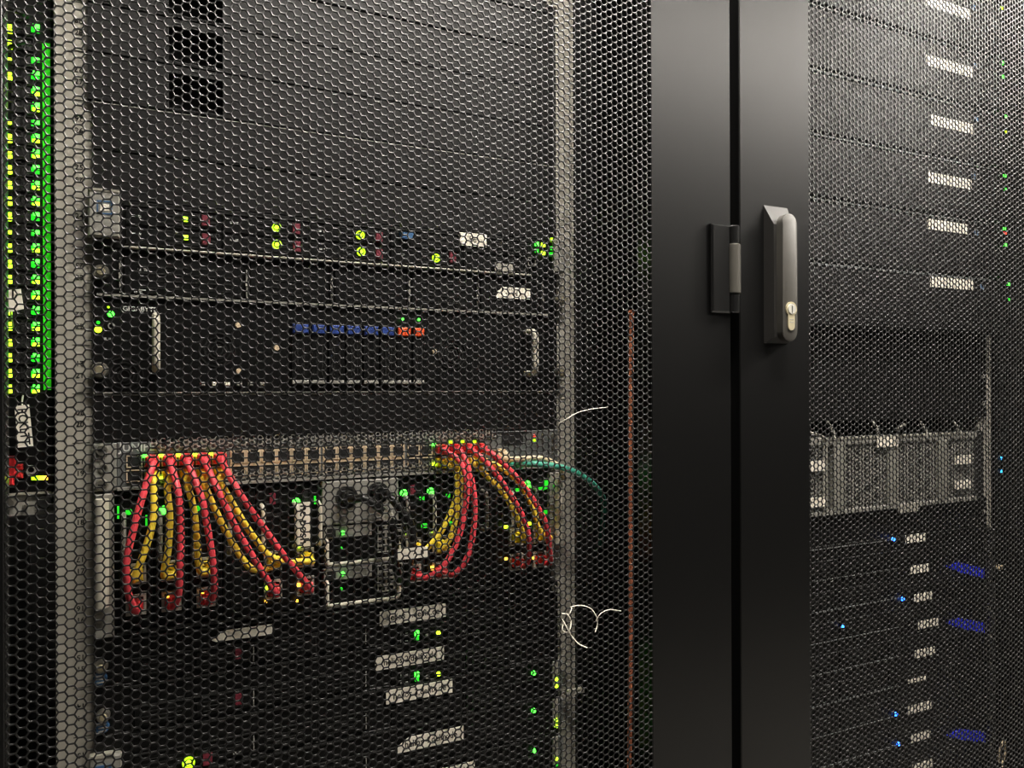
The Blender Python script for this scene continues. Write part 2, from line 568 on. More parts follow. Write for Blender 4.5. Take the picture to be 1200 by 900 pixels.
# ---- blanking panels of the near cabinet
XL1, XR1 = CX1 - 0.2413, CX1 + 0.2413
BL = [(4, 'plain black blanking panel directly above the slim server with twin rows of lime lights', 0),
      (5, 'plain black blanking panel with a pale top edge under the windowed panels', 0),
      (6, 'lowest of the black panels with a square window at the left', 1),
      (7, 'middle one of the black panels with a square window at the left', 1),
      (8, 'topmost black panel with a square window, cut by the upper edge of the photo', 1),
      (9, 'black blanking panel in the upper right, just above the windowed panels', 0),
      (10, 'uppermost black blanking panel, only its right end in the photo', 0),
      (-1, 'plain black blanking panel between the orange latched server and the grey switch', 0)]
for k, lb, win in BL:
    za, zb = Z0 + k * UH + 0.0009, Z0 + (k + 1) * UH - 0.0009
    t = thing('blanking_panel', lb, 'panel', (CX1, 0, za), 'blanking panels in the near cabinet')
    x0 = XL1 - (0.0035 if win else -0.0006)
    b = MB()
    Y = -0.004
    if win:
        wx0, wx1 = P(197, 50).x, P(261, 50).x
        wz0, wz1 = zb - 0.0405, zb - 0.0065
        b.box(x0, wx0, Y, 0.001, za, zb)
        b.box(wx1, XR1, Y, 0.001, za, zb)
        b.box(wx0, wx1, Y, 0.001, za, wz0)
        b.box(wx0, wx1, Y, 0.001, wz1, zb)
        b.build('panel', 'blank', t)
        MB().box(wx0, wx1, 0.02, 0.022, wz0, wz1).build('window_recess', 'hole', t)
        MB().frame(wx0 - 0.0008, wx1 + 0.0008, wz0 - 0.0008, wz1 + 0.0008, 0.0012, Y - 0.0004, 0.02).build('window_frame', 'hole', t)
    else:
        b.box(x0, XR1, Y, 0.001, za, zb, 0.0005)
        b.box(x0 + 0.03, XR1 - 0.03, 0.001, 0.012, zb - 0.0012, zb)
        b.build('panel', 'blank', t)
        if k in (5, -1):
            MB().box(x0, XR1, Y - 0.0003, Y + 0.001, zb - 0.0006, zb + 0.0001).build('edge_strip', 'ear', t)
    if k > 3:
        p = P(412, 100)
        zc_ = (za + zb) / 2 + 0.001
        MB().ring(p.x, zc_, 0.0026, 0.0016, Y - 0.0008, Y + 0.0006, 14).build('push_rivet', 'dev2', t)
        MB().disc(p.x, zc_, 0.0016, Y - 0.0002, Y + 0.0006, 10).build('rivet_core', 'hole', t)

# a steel bracket peeps in at the top right of the near cabinet
rb = rect(640, -12, 653, 8, -0.006)
t = thing('cage_nut_bracket', 'pale steel bracket at the top of the right rail, cut by the photo edge', 'bracket', (rb[0], 0, rb[2]))
MB().box(rb[0], rb[1], -0.006, 0.001, rb[2], rb[3], 0.001).build('bracket_plate', 'rail', t)
MB().disc((rb[0] + rb[1]) / 2, rb[2] + 0.007, 0.003, -0.0075, -0.005, 12).build('bracket_screw', 'steel', t)


def ring_light(t, px, py, Y, r=0.0046, m='ly'):
    p = P(px, py, Y)
    o = MB().ring(p.x, p.z, r, r * 0.72, Y - 0.001, Y + 0.001, 16).build('light_ring', 'lyd', t)
    MB().disc(p.x, p.z, r * 0.42, Y - 0.0012, Y + 0.001, 10).build('light_core', m, o)


def tabs(t, m, spots, Y, wd, ht, name='release_tab', th=0.0022):
    for px, py in spots:
        p = P(px, py, Y)
        MB().box(p.x - wd / 2, p.x + wd / 2, Y - th, Y + 0.0005, p.z - ht / 2, p.z + ht / 2, 0.0006).build(name, m, t)


def slots(t, name, m, x0, x1, z0, z1, n, Y, frac=0.55, d=0.0015):
    """n horizontal slots, each a piece of its own"""
    h = (z1 - z0) / n
    for i in range(n):
        MB().box(x0, x1, Y - d, Y + 0.0004, z0 + h * (i + (1 - frac) / 2), z0 + h * (i + (1 + frac) / 2)).build(name, m, t)


# ---- slim server with twin rows of drives (k 3..4)
def twin_server(k, label, X0px, feats):
    Y = -0.006
    t = device('storage_server', label, 'server', k, k + 1, Y=Y, m='dev', group='slim servers with lime ring lights')
    za, zb = Z0 + k * UH, Z0 + (k + 1) * UH
    # latch bracket at the left ear
    p0, p1 = P(103, 250, -0.012).x, P(140.5, 250, -0.012).x
    br = MB().box(p0, p1, -0.013, -0.002, za + 0.0085, zb + 0.0065, 0.0015).build('latch_bracket', 'ear', t)
    MB().box(p0 + 0.001, p1 - 0.0005, -0.0138, -0.006, zb + 0.0052, zb + 0.0072).build('bracket_lip', 'bright', br)
    cxs, czs = (p0 + p1) / 2 + 0.0005, zb - 0.0095
    MB().frame(cxs - 0.0062, cxs + 0.0062, czs - 0.006, czs + 0.006, 0.0011, -0.0135, -0.0125).build('sticker_mark', 'badge', br)
    MB().box(cxs - 0.0035, cxs + 0.0035, -0.0134, -0.0125, czs - 0.003, czs + 0.003).build('sticker', 'white', br)
    # right ear bracket
    q0, q1 = P(649, 290, -0.01).x, XR1 + 0.008
    MB().box(q0, q1, -0.011, -0.002, za + 0.007, zb + 0.002, 0.0012).build('latch_bracket', 'ear', t)
    x0, x1 = P(145, 260, Y).x, P(620, 300, Y).x
    MB().box(x0, x1 + 0.001, Y - 0.0055, Y + 0.001, za + 0.0002, za + 0.0022, 0.0006).build('lower_trim', 'bright', t)
    MB().box(x0, x1, Y - 0.002, Y + 0.001, zb - 0.0042, zb - 0.0032).build('upper_trim', 'dev2', t)
    # drive carriers: two rows
    n = 5
    wcell = (x1 - x0) / n
    for row in range(2):
        for c in range(n):
            a = x0 + wcell * c
            zlo = za + 0.0045 + row * 0.0178
            o = MB().box(a + 0.0012, a + wcell - 0.0012, Y - 0.002, Y + 0.001, zlo, zlo + 0.0158, 0.0008).build('drive_carrier', 'dev', t)
            for g in range(3):
                MB().box(a + wcell * 0.40, a + wcell * 0.95, Y - 0.0026, Y - 0.0015, zlo + 0.003 + g * 0.0042, zlo + 0.0042 + g * 0.0042).build('vent_rib', 'dev2', o)
    for f in feats:
        getattr_f = f[0]
        if getattr_f == 'ring':
            ring_light(t, f[1], f[2], Y - 0.0025, f[3] if len(f) > 3 else 0.0046)
        elif getattr_f == 'lime':
            light(t, f[1], f[2], Y - 0.0025, 'ly', sq=(0.0042, 0.0042))
        elif getattr_f == 'tab':
            tabs(t, 'maroon', [(f[1], f[2])], Y - 0.002, 0.0075, 0.0105)
        elif getattr_f == 'print':
            text(f[3], 0.0055, P(f[1], f[2], Y).x, Y - 0.0024, P(f[1], f[2], Y).z, 'silk', t, 'printed_mark')
    return t


su = twin_server(3, 'slim black server with twin rows of lime ring lights above the silver strip', 145,
                 [('lime', 217, 257), ('lime', 217.5, 278.5), ('tab', 241, 259), ('tab', 241.5, 280.5), ('ring', 324, 266.5), ('ring', 324.5, 286.5),
                  ('tab', 347, 268.5), ('tab', 347.5, 289), ('ring', 422, 275.5), ('ring', 423, 295), ('tab', 444, 278), ('tab', 444, 297.5),
                  ('ring', 511, 302.5), ('tab', 530, 302), ('print', 160, 254, '= ='), ('print', 160, 275, '= ='), ('print', 274, 262, '= ='), ('print', 274, 282, '= ='),
                  ('print', 377, 272, '= ='), ('print', 378, 293, '= ='), ('print', 469, 299, '= =')])
p = P(475.5, 276.5, -0.0085)
MB().prism([(p.x - 0.0075, p.z + 0.003), (p.x - 0.0055, p.z - 0.0035), (p.x + 0.0055, p.z - 0.0035), (p.x + 0.0075, p.z + 0.003)], -0.0125, -0.007).build('video_port', 'badge', su)
sticker(su, rect(538, 273.5, 570, 288.5, -0.0088), -0.0088, 'ho')
sticker(su, rect(580, 309, 601, 318, -0.0125), -0.0125, None, m='rail')
for px, py, m_ in ((629, 286, 'lg'), (636.5, 287, 'ly'), (636.5, 296.5, 'ly'), (647, 291, 'lgd'), (647, 281, 'lyd'), (646, 298, 'lgd'), (629, 294, 'lgd')):
    light(su, px, py, -0.008, m_, sq=(0.0042, 0.0042))
rb = rect(618, 302, 627, 312, -0.007)
MB().frame(*rb, 0.0008, -0.009, -0.006).build('latch_frame', 'ear', su)

# ---- server with thin vertical dividers (k 2..3)
Y = -0.005
t = device('divided_server', 'black server split by thin vertical dividers, just below the silver strip', 'server', 2, 3, Y=Y, m='dev')
za, zb = Z0 + 2 * UH, Z0 + 3 * UH
MB().box(XL1 + 0.003, XR1 - 0.012, Y - 0.003, Y + 0.001, za + 0.0002, za + 0.0022).build('lower_trim', 'ear', t)
for px, a, c in ((141, 0.004, 0.036), (289, 0.004, 0.032), (388, 0.004, 0.032), (478.5, 0.004, 0.033), (559, 0.004, 0.033), (634.5, 0.004, 0.037)):
    x = P(px, 330, Y).x
    dv = MB().box(x - 0.0007, x + 0.0007, Y - 0.003, Y + 0.001, za + a, za + c).build('divider', 'ear', t)
    MB().box(x - 0.0013, x + 0.0013, Y - 0.0036, Y - 0.0028, za + 0.016, za + 0.022).build('divider_clip', 'ear', dv)
for a, c in ((143, 287), (291, 386), (390, 477), (480.5, 557), (561, 633)):
    xa, xb = P(a, 330, Y).x, P(c, 330, Y).x
    o = MB().box(xa + 0.0015, xb - 0.0015, Y - 0.0018, Y + 0.001, za + 0.004, zb - 0.004, 0.0008).build('bay_cover', 'dev', t)
    for g in range(4):
        MB().box(xa + 0.012, xb - 0.012, Y - 0.0024, Y - 0.0014, za + 0.009 + g * 0.0068, za + 0.0102 + g * 0.0068).build('vent_rib', 'dev2', o)
screw(t, 118.5, 319, Y, 0.0072)
screw(t, 657, 352, Y, 0.0062)
screw(t, 649, 351, Y, 0.003)
r = rect(581, 337, 621, 350, Y - 0.003)
sticker(t, r, Y - 0.0032, '- - de -', poly=[(r[0], r[2]), (r[1], r[2]), (r[1], r[3]), (r[0] + 0.009, r[3]), (r[0], r[2] + 0.006)])
text('= =', 0.006, P(167, 317, Y).x, Y - 0.0022, P(167, 317, Y).z, 'silk', t, 'printed_mark')
text('= =', 0.005, P(162, 345, Y).x, Y - 0.0022, P(162, 343, Y).z, 'silk', t, 'printed_mark')
MB().box(P(155, 340, Y).x, P(171, 340, Y).x, Y - 0.0024, Y - 0.001, P(162, 340, Y).z - 0.0004, P(162, 340, Y).z + 0.0004).build('printed_line', 'silk', t)

# ---- two unit server with silver pull handles, blue and orange latches (k 0..2)
Y = -0.005
t = device('drive_server', 'two unit black server with six blue and two orange drive latches', 'server', 0, 2, Y=Y, m='dev')
za, zb = Z0, Z0 + 2 * UH
MB().box(XL1, XR1, Y - 0.0006, Y + 0.001, za + 0.0004, za + 0.0014).build('lower_edge', 'ear', t)
for px, pt, pb in ((183, 368, 433), (627.5, 387, 438)):
    x = P(px, 400, -0.028).x
    z1, z0 = P(px, pt, -0.028).z, P(px, pb, -0.028).z
    MB().tube([(x, Y, z1 - 0.001), (x, -0.020, z1 - 0.001), (x, -0.028, z1 - 0.006), (x, -0.028, (z0 + z1) / 2), (x, -0.028, z0 + 0.006), (x, -0.020, z0 + 0.001), (x, Y, z0 + 0.001)], 0.0034, 10, 4).build('pull_handle', 'ivory', t, True)
screw(t, 117, 434, Y, 0.0078)
screw(t, 655, 437, Y, 0.0068)
for px, py, m_, rr in ((130, 368, 'lg', 0.0032), (115, 386, 'ly', 0.0034), (115, 378, 'lgd', 0.0018), (127, 360, 'lyd', 0.0012)):
    light(t, px, py, Y, m_, rr)
MB().ring(P(130.5, 382, Y).x, P(130.5, 382, Y).z, 0.003, 0.002, Y - 0.0012, Y + 0.0005).build('button_ring', 'ear', t)
text('GIGABYTE', 0.0062, P(164, 363, Y).x, Y - 0.0004, P(164, 362.5, Y).z, 'silk', t, 'printed_mark')
text('= =', 0.004, P(126, 397, Y).x, Y - 0.0004, P(126, 397, Y).z, 'silk', t, 'printed_mark')
xs = [P(340 + (496 - 340) * 0 + a, 420, Y).x for a in (0, 23, 43.5, 64, 84, 104, 123, 142, 157.5)]
for i in range(8):
    a, c = xs[i] + 0.0006, xs[i + 1] - 0.0006
    o = MB().box(a, c, Y - 0.003, Y + 0.001, za + 0.0085, za + 0.0705, 0.0008).build('drive_carrier', 'dev', t)
    pz_ = P(340 + 20 * i, 381, Y).z
    MB().box(a + 0.0012, c - 0.0014, Y - 0.0055, Y - 0.002, za + 0.0600, za + 0.0692, 0.001).build('latch', 'blue' if i < 6 else 'orange', o)
    MB().box(a + 0.0005, c - 0.0012, Y - 0.0045, Y - 0.002, za + 0.0090, za + 0.0128, 0.0006).build('drive_foot', 'ear', o)
    for g in range(2):
        xx = a + (c - a) * (0.35 + 0.35 * g)
        MB().box(xx - 0.0005, xx + 0.0005, Y - 0.0036, Y - 0.0025, za + 0.018, za + 0.05).build('carrier_rib', 'dev2', o)
    if i > 5:
        light(o, (472, 491)[i - 6], (374, 374.5)[i - 6], Y - 0.004, 'lg', 0.0014)
for px, py in ((279, 381), (280, 435), (324, 408), (509, 412)):
    pp = P(px, py, Y)
    MB().disc(pp.x, pp.z, 0.003, Y - 0.002, Y + 0.0005, 14, 0.15).build('panel_screw', 'beige', t)
for i, px in enumerate((237, 251.5, 266, 280, 293, 307)):
    pp = P(px, 450, Y)
    MB().box(pp.x - 0.0024, pp.x + 0.0024, Y - 0.003, Y + 0.0005, pp.z - 0.0018, pp.z + 0.0018, 0.0006).build('foot_tab', 'white' if i in (1, 2) else 'ear', t)
for (cx_, cz_) in ((145, 440), (530, 415), (255, 410)):
    pp = P(cx_, cz_, Y)
    o = MB().ring(pp.x, pp.z, 0.017, 0.0158, Y - 0.001, Y + 0.0005, 22).build('fan_grille', 'dev2', t)
    for g in (0.0125, 0.009, 0.0055):
        MB().ring(pp.x, pp.z, g, g - 0.001, Y - 0.001, Y + 0.0005, 18).build('grille_ring', 'dev2', o)

# ---- network switch (k -2..-1)
Y = -0.004
t = device('network_switch', 'grey network switch with red and yellow cables plugged into its two port rows', 'switch', -2, -1, Y=Y, m='grey', xa=P(137, 540).x, xb=P(641, 530).x)
za, zb = Z0 - 2 * UH, Z0 - UH
SW = t
ex0, ex1 = P(109, 545, -0.006).x, P(136.5, 545, -0.006).x
ear = MB().box(ex0, ex1, -0.006, 0.001, za + 0.0004, zb - 0.001, 0.0006).build('mounting_ear', 'ear', t)
for py in (528, 568):
    pp = P(119.5, py, -0.006)
    MB().disc(pp.x, pp.z, 0.0056, -0.0095, -0.005, 18, 0.2).build('rack_screw', 'steel', ear, True)
    MB().box(pp.x - 0.0032, pp.x + 0.0032, -0.0098, -0.009, pp.z - 0.0005, pp.z + 0.0005).build('screw_slot', 'ink', ear)
pp = P(121, 549, -0.006)
MB().ring(pp.x, pp.z, 0.0042, 0.0025, -0.0072, -0.005, 16).build('ear_bushing', 'steel', ear)
ear = MB().box(P(640.5, 530).x, XR1 + 0.0005, -0.0055, 0.001, za, zb, 0.0006).build('mounting_ear', 'grey', t)
for py in (511, 524):
    pp = P(649, py, -0.0055)
    MB().disc(pp.x, pp.z, 0.0042, -0.008, -0.005, 16, 0.2).build('rack_screw', 'steel', ear, True)
text('JUNIPER', 0.0105, P(165, 526, Y).x, Y - 0.0004, zb - 0.0055, 'silk', t, 'lettering', squeeze=0.95)
MB().box(P(137, 574).x, P(641, 560).x, Y - 0.004, Y + 0.001, za + 0.0003, za + 0.0026).build('lower_trim', 'ear', t)


def jack(parent, xc, zc_, Y, flip, wd=0.0118, ht=0.0098, name='network_port'):
    """a jack: a beige surround with a recessed dark mouth and a notch"""
    o = MB().frame(xc - wd / 2 - 0.0008, xc + wd / 2 + 0.0008, zc_ - ht / 2 - 0.0008, zc_ + ht / 2 + 0.0008, 0.0010, Y - 0.0012, Y + 0.0005).build(name, 'beige', parent)
    b = MB().box(xc - wd / 2, xc + wd / 2, Y - 0.0006, Y + 0.0002, zc_ - ht / 2, zc_ + ht / 2)
    b.box(xc - 0.0028, xc + 0.0028, Y - 0.0014, Y, zc_ + (ht / 2 if not flip else -ht / 2 - 0.002), zc_ + (ht / 2 + 0.002 if not flip else -ht / 2))
    b.build('port_mouth', 'hole', o)
    return o


blocks = [(147, 266.5), (269.5, 375.5), (378, 474), (476.5, 566)]
swtop, swbot = za + 0.0262, za + 0.0128
PORTS = []
for bi, (a, c) in enumerate(blocks):
    xa, xb = P(a, 540, Y).x, P(c, 535, Y).x
    MB().box(xa, xb, Y - 0.0004, Y + 0.001, za + 0.0060, za + 0.0332).build('port_block', 'beige' if bi in (1, 2) else 'dev2', t)
    wc = (xb - xa) / 6
    for i in range(6):
        xc = xa + wc * (i + 0.5)
        PORTS.append(xc)
        jack(t, xc, swtop, Y - 0.0004, False)
        jack(t, xc, swbot, Y - 0.0004, True)
# fine hexagon vents above and below the ports
vent = hex_panel('vent_strip', P(182, 520, Y).x, P(580, 512, Y).x, zb - 0.0088, zb - 0.0012, Y - 0.0016, 0.0013, 0.0046, 0.0012, 'ear')
for nm_, dz in (('vent_strip', 0.0), ('vent_strip', -0.0330)):
    ob = bpy.data.objects.new(nm_, vent)
    COL.objects.link(ob)
    ob.parent = t
    o_ = origin_of(t)
    ob.location = (-o_[0], -o_[1], -o_[2] + dz)
r = rect(588, 508.5, 613, 521.5, Y)
MB().box(r[0], r[1], Y - 0.0005, Y + 0.0005, r[2], r[3]).build('uplink_slot', 'hole', t)
r = rect(571, 499.5, 619, 506.5, Y)
slots(t, 'uplink_vent', 'dev2', r[0], r[1], r[2] - 0.003, r[3], 2, Y, 0.4, 0.0006)
MB().box(P(635.5, 520, Y).x - 0.0006, P(635.5, 520, Y).x + 0.0006, Y - 0.002, Y, za + 0.003, zb - 0.003).build('uplink_divider', 'ear', t)
light(t, 626, 510.5, Y, 'lr', 0.0018)
light(t, 626, 516, Y, 'lyd', 0.0018)
for px, py, m_ in ((169.5, 534.5, 'lg'), (188.5, 534, 'ly'), (209, 533.5, 'ly'), (228.5, 533, 'ly'), (247, 532, 'ly'), (508.5, 521, 'lg'), (508.5, 544, 'ly'), (528, 518, 'lyd'), (542, 517.5, 'lyd'), (556, 517.5, 'lyd'), (189.5, 560.5, 'ly')):
    light(t, px, py, Y - 0.003, m_, sq=(0.0034, 0.0026), name='link_light')

# ---- blade chassis (k -5..-2)
Y = -0.004
t = device('blade_chassis', 'three unit blade chassis with green lights and grey power block in its middle', 'chassis', -5, -2, Y=0.0, m='dev', xa=P(134, 650).x, xb=P(646, 620).x)
BC = t
za, zb = Z0 - 5 * UH, Z0 - 2 * UH
e0, e1 = P(110, 650, -0.008).x, P(133.5, 650, -0.008).x
ear = MB().box(e0, e1, -0.008, 0.001, za + 0.0004, zb - 0.002, 0.001).build('mounting_ear', 'ear', t)
MB().tube([(e0 + 0.0065, -0.012, zb - 0.006), (e0 + 0.0065, -0.0135, (za + zb) / 2), (e0 + 0.0065, -0.012, za + 0.03)], 0.0058, 12, 6).build('ear_grip', 'ivory', ear, True)
pp = P(117, 724, -0.008)
MB().disc(pp.x, pp.z, 0.0055, -0.0105, -0.007, 18, 0.2).build('rack_screw', 'steel', ear, True)
f0, f1 = P(643.5, 620, -0.008).x, XR1 + 0.001
ear = MB().box(f0, f1, -0.008, 0.001, za + 0.024, zb - 0.006, 0.001).build('mounting_ear', 'ear', t)
MB().tube([(f0 + 0.0095, -0.012, zb - 0.012), (f0 + 0.0095, -0.0135, (za + zb) / 2 + 0.02), (f0 + 0.0095, -0.012, za + 0.045)], 0.0045, 12, 6).build('ear_grip', 'ivory', ear, True)
for py in (657, 690):
    pp = P(650, py, -0.008)
    MB().disc(pp.x, pp.z, 0.0042, -0.0105, -0.007, 16, 0.2).build('rack_screw', 'steel', ear, True)
MB().box(P(137, 650).x, P(645, 620).x, -0.0085, 0.001, za + 0.0006, za + 0.0026).build('lower_trim', 'dev2', t)
bl = [138, 180, 221, 261, 300, 338.5, 376]
br_ = [468, 499, 530, 560, 590, 618, 645]
blades = [(bl[i], bl[i + 1], i) for i in range(6)] + [(br_[i], br_[i + 1], 6 + i) for i in range(6)]
USED = {0, 1, 2, 4, 5, 6, 7, 10, 11}
LITG = {0: (151, 600, 'lgd'), 1: (192, 598, 'lg'), 2: (231, 596, 'lgd'), 5: (347.5, 588.5, 'lg'), 6: (473.5, 578, 'lg'), 7: (505, 576, 'lg'), 10: (618.5, 567.5, 'lg'), 11: (639, 571, 'lgd')}
BX = {}
for a, c, i in blades:
    xa, xb = P(a, 640, Y).x + 0.0006, P(c, 640, Y).x - 0.0006
    b = MB().box(xa, xb, Y, 0.0008, za + 0.004, zb - 0.003, 0.0008).build('blade_module', 'dev', t)
    BX[i] = (xa, xb)
    xm = (xa + xb) / 2
    # pull handle down the left of the module
    hx = xa + 0.0045
    hz = (za + 0.068, zb - 0.022)
    MB().tube([(hx, Y, hz[1]), (hx, -0.014, hz[1] - 0.001), (hx, -0.018, hz[1] - 0.006), (hx, -0.018, hz[0] + 0.006), (hx, -0.014, hz[0] + 0.001), (hx, Y, hz[0])], 0.0021, 8, 3).build('pull_handle', 'ivory' if i in (2, 4, 5, 7, 10) else 'ear', b, True)
    if i in (5,):
        hx = xb - 0.0030
        MB().tube([(hx, Y, hz[1]), (hx, -0.014, hz[1] - 0.001), (hx, -0.018, hz[1] - 0.006), (hx, -0.018, hz[0] + 0.006), (hx, -0.014, hz[0] + 0.001), (hx, Y, hz[0])], 0.0021, 8, 3).build('pull_handle', 'ivory', b, True)
    for g in range(9):
        zz_ = za + 0.012 + g * 0.0125
        if g < 2 or g > 6:
            MB().box(xm - 0.006, xm + 0.010, Y - 0.0006, Y + 0.0003, zz_, zz_ + 0.003).build('vent_slot', 'hole', b)
    if i in USED:
        for zc_ in (za + 0.0555, za + 0.0270):
            MB().frame(xm - 0.0085, xm + 0.0085, zc_ - 0.0095, zc_ + 0.0095, 0.0022, Y - 0.003, Y + 0.0005).build('jack_surround', 'rail', b)
            MB().box(xm - 0.0063, xm + 0.0063, Y - 0.0008, Y + 0.0003, zc_ - 0.0073, zc_ + 0.0073).build('port_mouth', 'hole', b)
    else:
        MB().box(xm - 0.008, xm + 0.008, Y - 0.001, Y + 0.0003, za + 0.014, za + 0.10).build('blank_cover', 'dev', b)
    pp = P((a + c) / 2, 580, Y)
    MB().box(xm - 0.0028, xm + 0.0028, Y - 0.0018, Y + 0.0003, zb - 0.022, zb - 0.011).build('release_tab', 'maroon' if i in (4, 6) else 'dev2', b)
    if i in LITG:
        px, py, m_ = LITG[i]
        light(b, px, py, Y - 0.001, m_, 0.0042 if m_ == 'lg' else 0.003)
for px, py, m_, sq in ((138.5, 600, 'lgd', (0.0016, 0.012)), (171.5, 610, 'lgd', (0.0016, 0.010)), (494.5, 584, 'lgd', (0.005, 0.0035)), (497, 616, 'lgd', (0.006, 0.0045)), (525, 581, 'lgd', (0.004, 0.004)),
                       (527, 613, 'lgd', (0.0045, 0.004)), (477, 627, 'ly', (0.002, 0.003)), (507, 625, 'ly', (0.002, 0.003)), (592.5, 617.5, 'ly', (0.003, 0.003)), (620.5, 613.5, 'ly', (0.003, 0.003)), (606, 574.5, 'lgd', (0.004, 0.004)),
                       (640, 566, 'lgd', (0.004, 0.006)), (634, 573, 'lgd', (0.006, 0.004)), (650, 571, 'lgd', (0.003, 0.006)), (639, 600, 'lgd', (0.004, 0.004)), (197, 700.5, 'la', (0.003, 0.003)), (238, 696.5, 'la', (0.003, 0.003)),
                       (313, 689, 'ly', (0.003, 0.003)), (311.5, 705, 'la', (0.002, 0.002)), (350, 685.5, 'la', (0.003, 0.003)), (348, 704, 'la', (0.002, 0.002)), (506.5, 665.5, 'la', (0.003, 0.004)), (593, 655.5, 'la', (0.003, 0.004)), (623, 654, 'la', (0.004, 0.003)), (350, 640.5, 'ly', (0.003, 0.0022)), (369, 586, 'lgd', (0.0015, 0.008))):
    light(t, px, py, Y - 0.0042, m_, sq=sq, name='link_light')
r = rect(349, 588.5, 363.5, 640.5, -0.016)
o = MB().box(r[0], r[1], -0.016, -0.0152, r[2], r[3]).build('name_label', 'white', t)
text('nc posh', 0.0125, (r[0] + r[1]) / 2, -0.0161, (r[2] + r[3]) / 2, 'ink', o, rot=-math.pi / 2)

# power block in the middle of the chassis
r = rect(377.5, 567, 467, 612.5, -0.010)
pb = MB().box(r[0], r[1], -0.010, 0.0008, r[2], zb - 0.002, 0.0008).build('power_inlet_panel', 'ear', t)
INL = []
for px, py in ((406, 582.5), (442.5, 577.5)):
    pp = P(px, py, -0.010)
    MB().ring(pp.x, pp.z, 0.0115, 0.0088, -0.0125, -0.009, 22).build('inlet_rim', 'dev2', pb)
    MB().disc(pp.x, pp.z, 0.009, -0.0115, -0.0098, 20).build('inlet_mouth', 'hole', pb)
    INL.append(pp)
text('1', 0.008, P(389, 605, -0.0102).x, -0.0102, P(389, 604, -0.0102).z, 'ink', pb)
zA = r[2]
zmid = P(420, 661, -0.008).z
zlow = za + 0.0032
for i, (zt, zbm) in enumerate(((zA - 0.001, zmid + 0.001), (zmid - 0.001, zlow))):
    ps = MB().box(r[0], r[1], -0.008, 0.0008, zbm, zt, 0.0008).build('power_supply', 'dev', t)
    MB().box(r[0] + 0.002, r[0] + 0.052, -0.0086, -0.0075, zt - 0.013, zt - 0.001).build('supply_plate', 'ear', ps)
    MB().box(r[0] + 0.005, r[0] + 0.014, -0.0092, -0.008, zt - 0.012, zt - 0.003).build('supply_button', 'dev2', ps)
    for g in range(3):
        for h in range(4):
            gx, gz = r[0] + 0.058 + g * 0.0092, zbm + 0.009 + h * 0.0072
            MB().frame(gx, gx + 0.0088, gz, gz + 0.0068, 0.0009, -0.0095, -0.0078).build('grille_cell', 'ear', ps)
    light(ps, 401.5, (624.5, 672.5)[i], -0.0088, 'lg', 0.0024)
    light(ps, 400, (642.5, 690)[i], -0.0088, 'lgd', 0.0016)
    xx0, xx1 = r[0] + 0.003, r[1] - 0.003
    zh = zbm + 0.004
    MB().tube([(xx0, -0.009, zh + 0.022), (xx0, -0.018, zh + 0.022), (xx0, -0.0195, zh + 0.003), (xx0 + 0.006, -0.0195, zh), ((xx0 + xx1) / 2, -0.0195, zh), (xx1 - 0.006, -0.0195, zh), (xx1, -0.0195, zh + 0.004), (xx1, -0.018, zh + 0.016), (xx1, -0.009, zh + 0.016)], 0.0021, 8, 4).build('bail_handle', 'ivory', ps, True)


# ------------------------------------------------------------------ patch cables
def plug(parent, p, m, wd=0.0116, ht=0.009, dirn=1, ln=0.021):
    """a plug pushed into a front jack: shell, clip and strain boot"""
    y1 = p.y
    o = MB().box(p.x - wd / 2, p.x + wd / 2, y1 - ln * 0.55, y1, p.z - ht / 2, p.z + ht / 2, 0.001).build('plug', m, parent)
    MB().box(p.x - wd * 0.36, p.x + wd * 0.36, y1 - ln, y1 - ln * 0.5, p.z - ht * 0.36, p.z + ht * 0.36, 0.0012).build('strain_boot', m, o)
    MB().box(p.x - 0.0022, p.x + 0.0022, y1 - ln * 0.7, y1 - 0.001, p.z + (ht / 2 if dirn > 0 else -ht / 2 - 0.0016), p.z + (ht / 2 + 0.0016 if dirn > 0 else -ht / 2)).build('clip', m, o)
    return o


def cable(label, m, mp, p0, mids, p1, r=0.0031, group=None, d0=1, d1=1, name='patch_cable'):
    t = thing(name, label, 'cable', p1, group)
    ln = 0.021
    a = p0 + Vector((0, -ln + 0.002, 0))
    e = p1 + Vector((0, -ln + 0.002, 0))
    pts = [a, a + Vector((0, -0.008, -0.002))] + [P(x, y, Y) for x, y, Y in mids] + [e + Vector((0, -0.007, 0.001)), e]
    MB().tube(pts, r, 10, 5).build('cord', m, t, True)
    plug(t, p0, mp, dirn=d0)
    plug(t, p1, mp, dirn=d1)
    return t


def swp(px, top):
    """the switch port nearest to this pixel"""
    Y_ = -0.0042
    x = P(px, 540, Y_ - 0.01).x
    x = min(PORTS, key=lambda q: abs(q - x))
    return Vector((x, Y_, swtop if top else swbot))


def blp(i, top):
    xa, xb = BX[i]
    return Vector(((xa + xb) / 2, -0.0042, Z0 - 5 * UH + (0.0555 if top else 0.0270)))


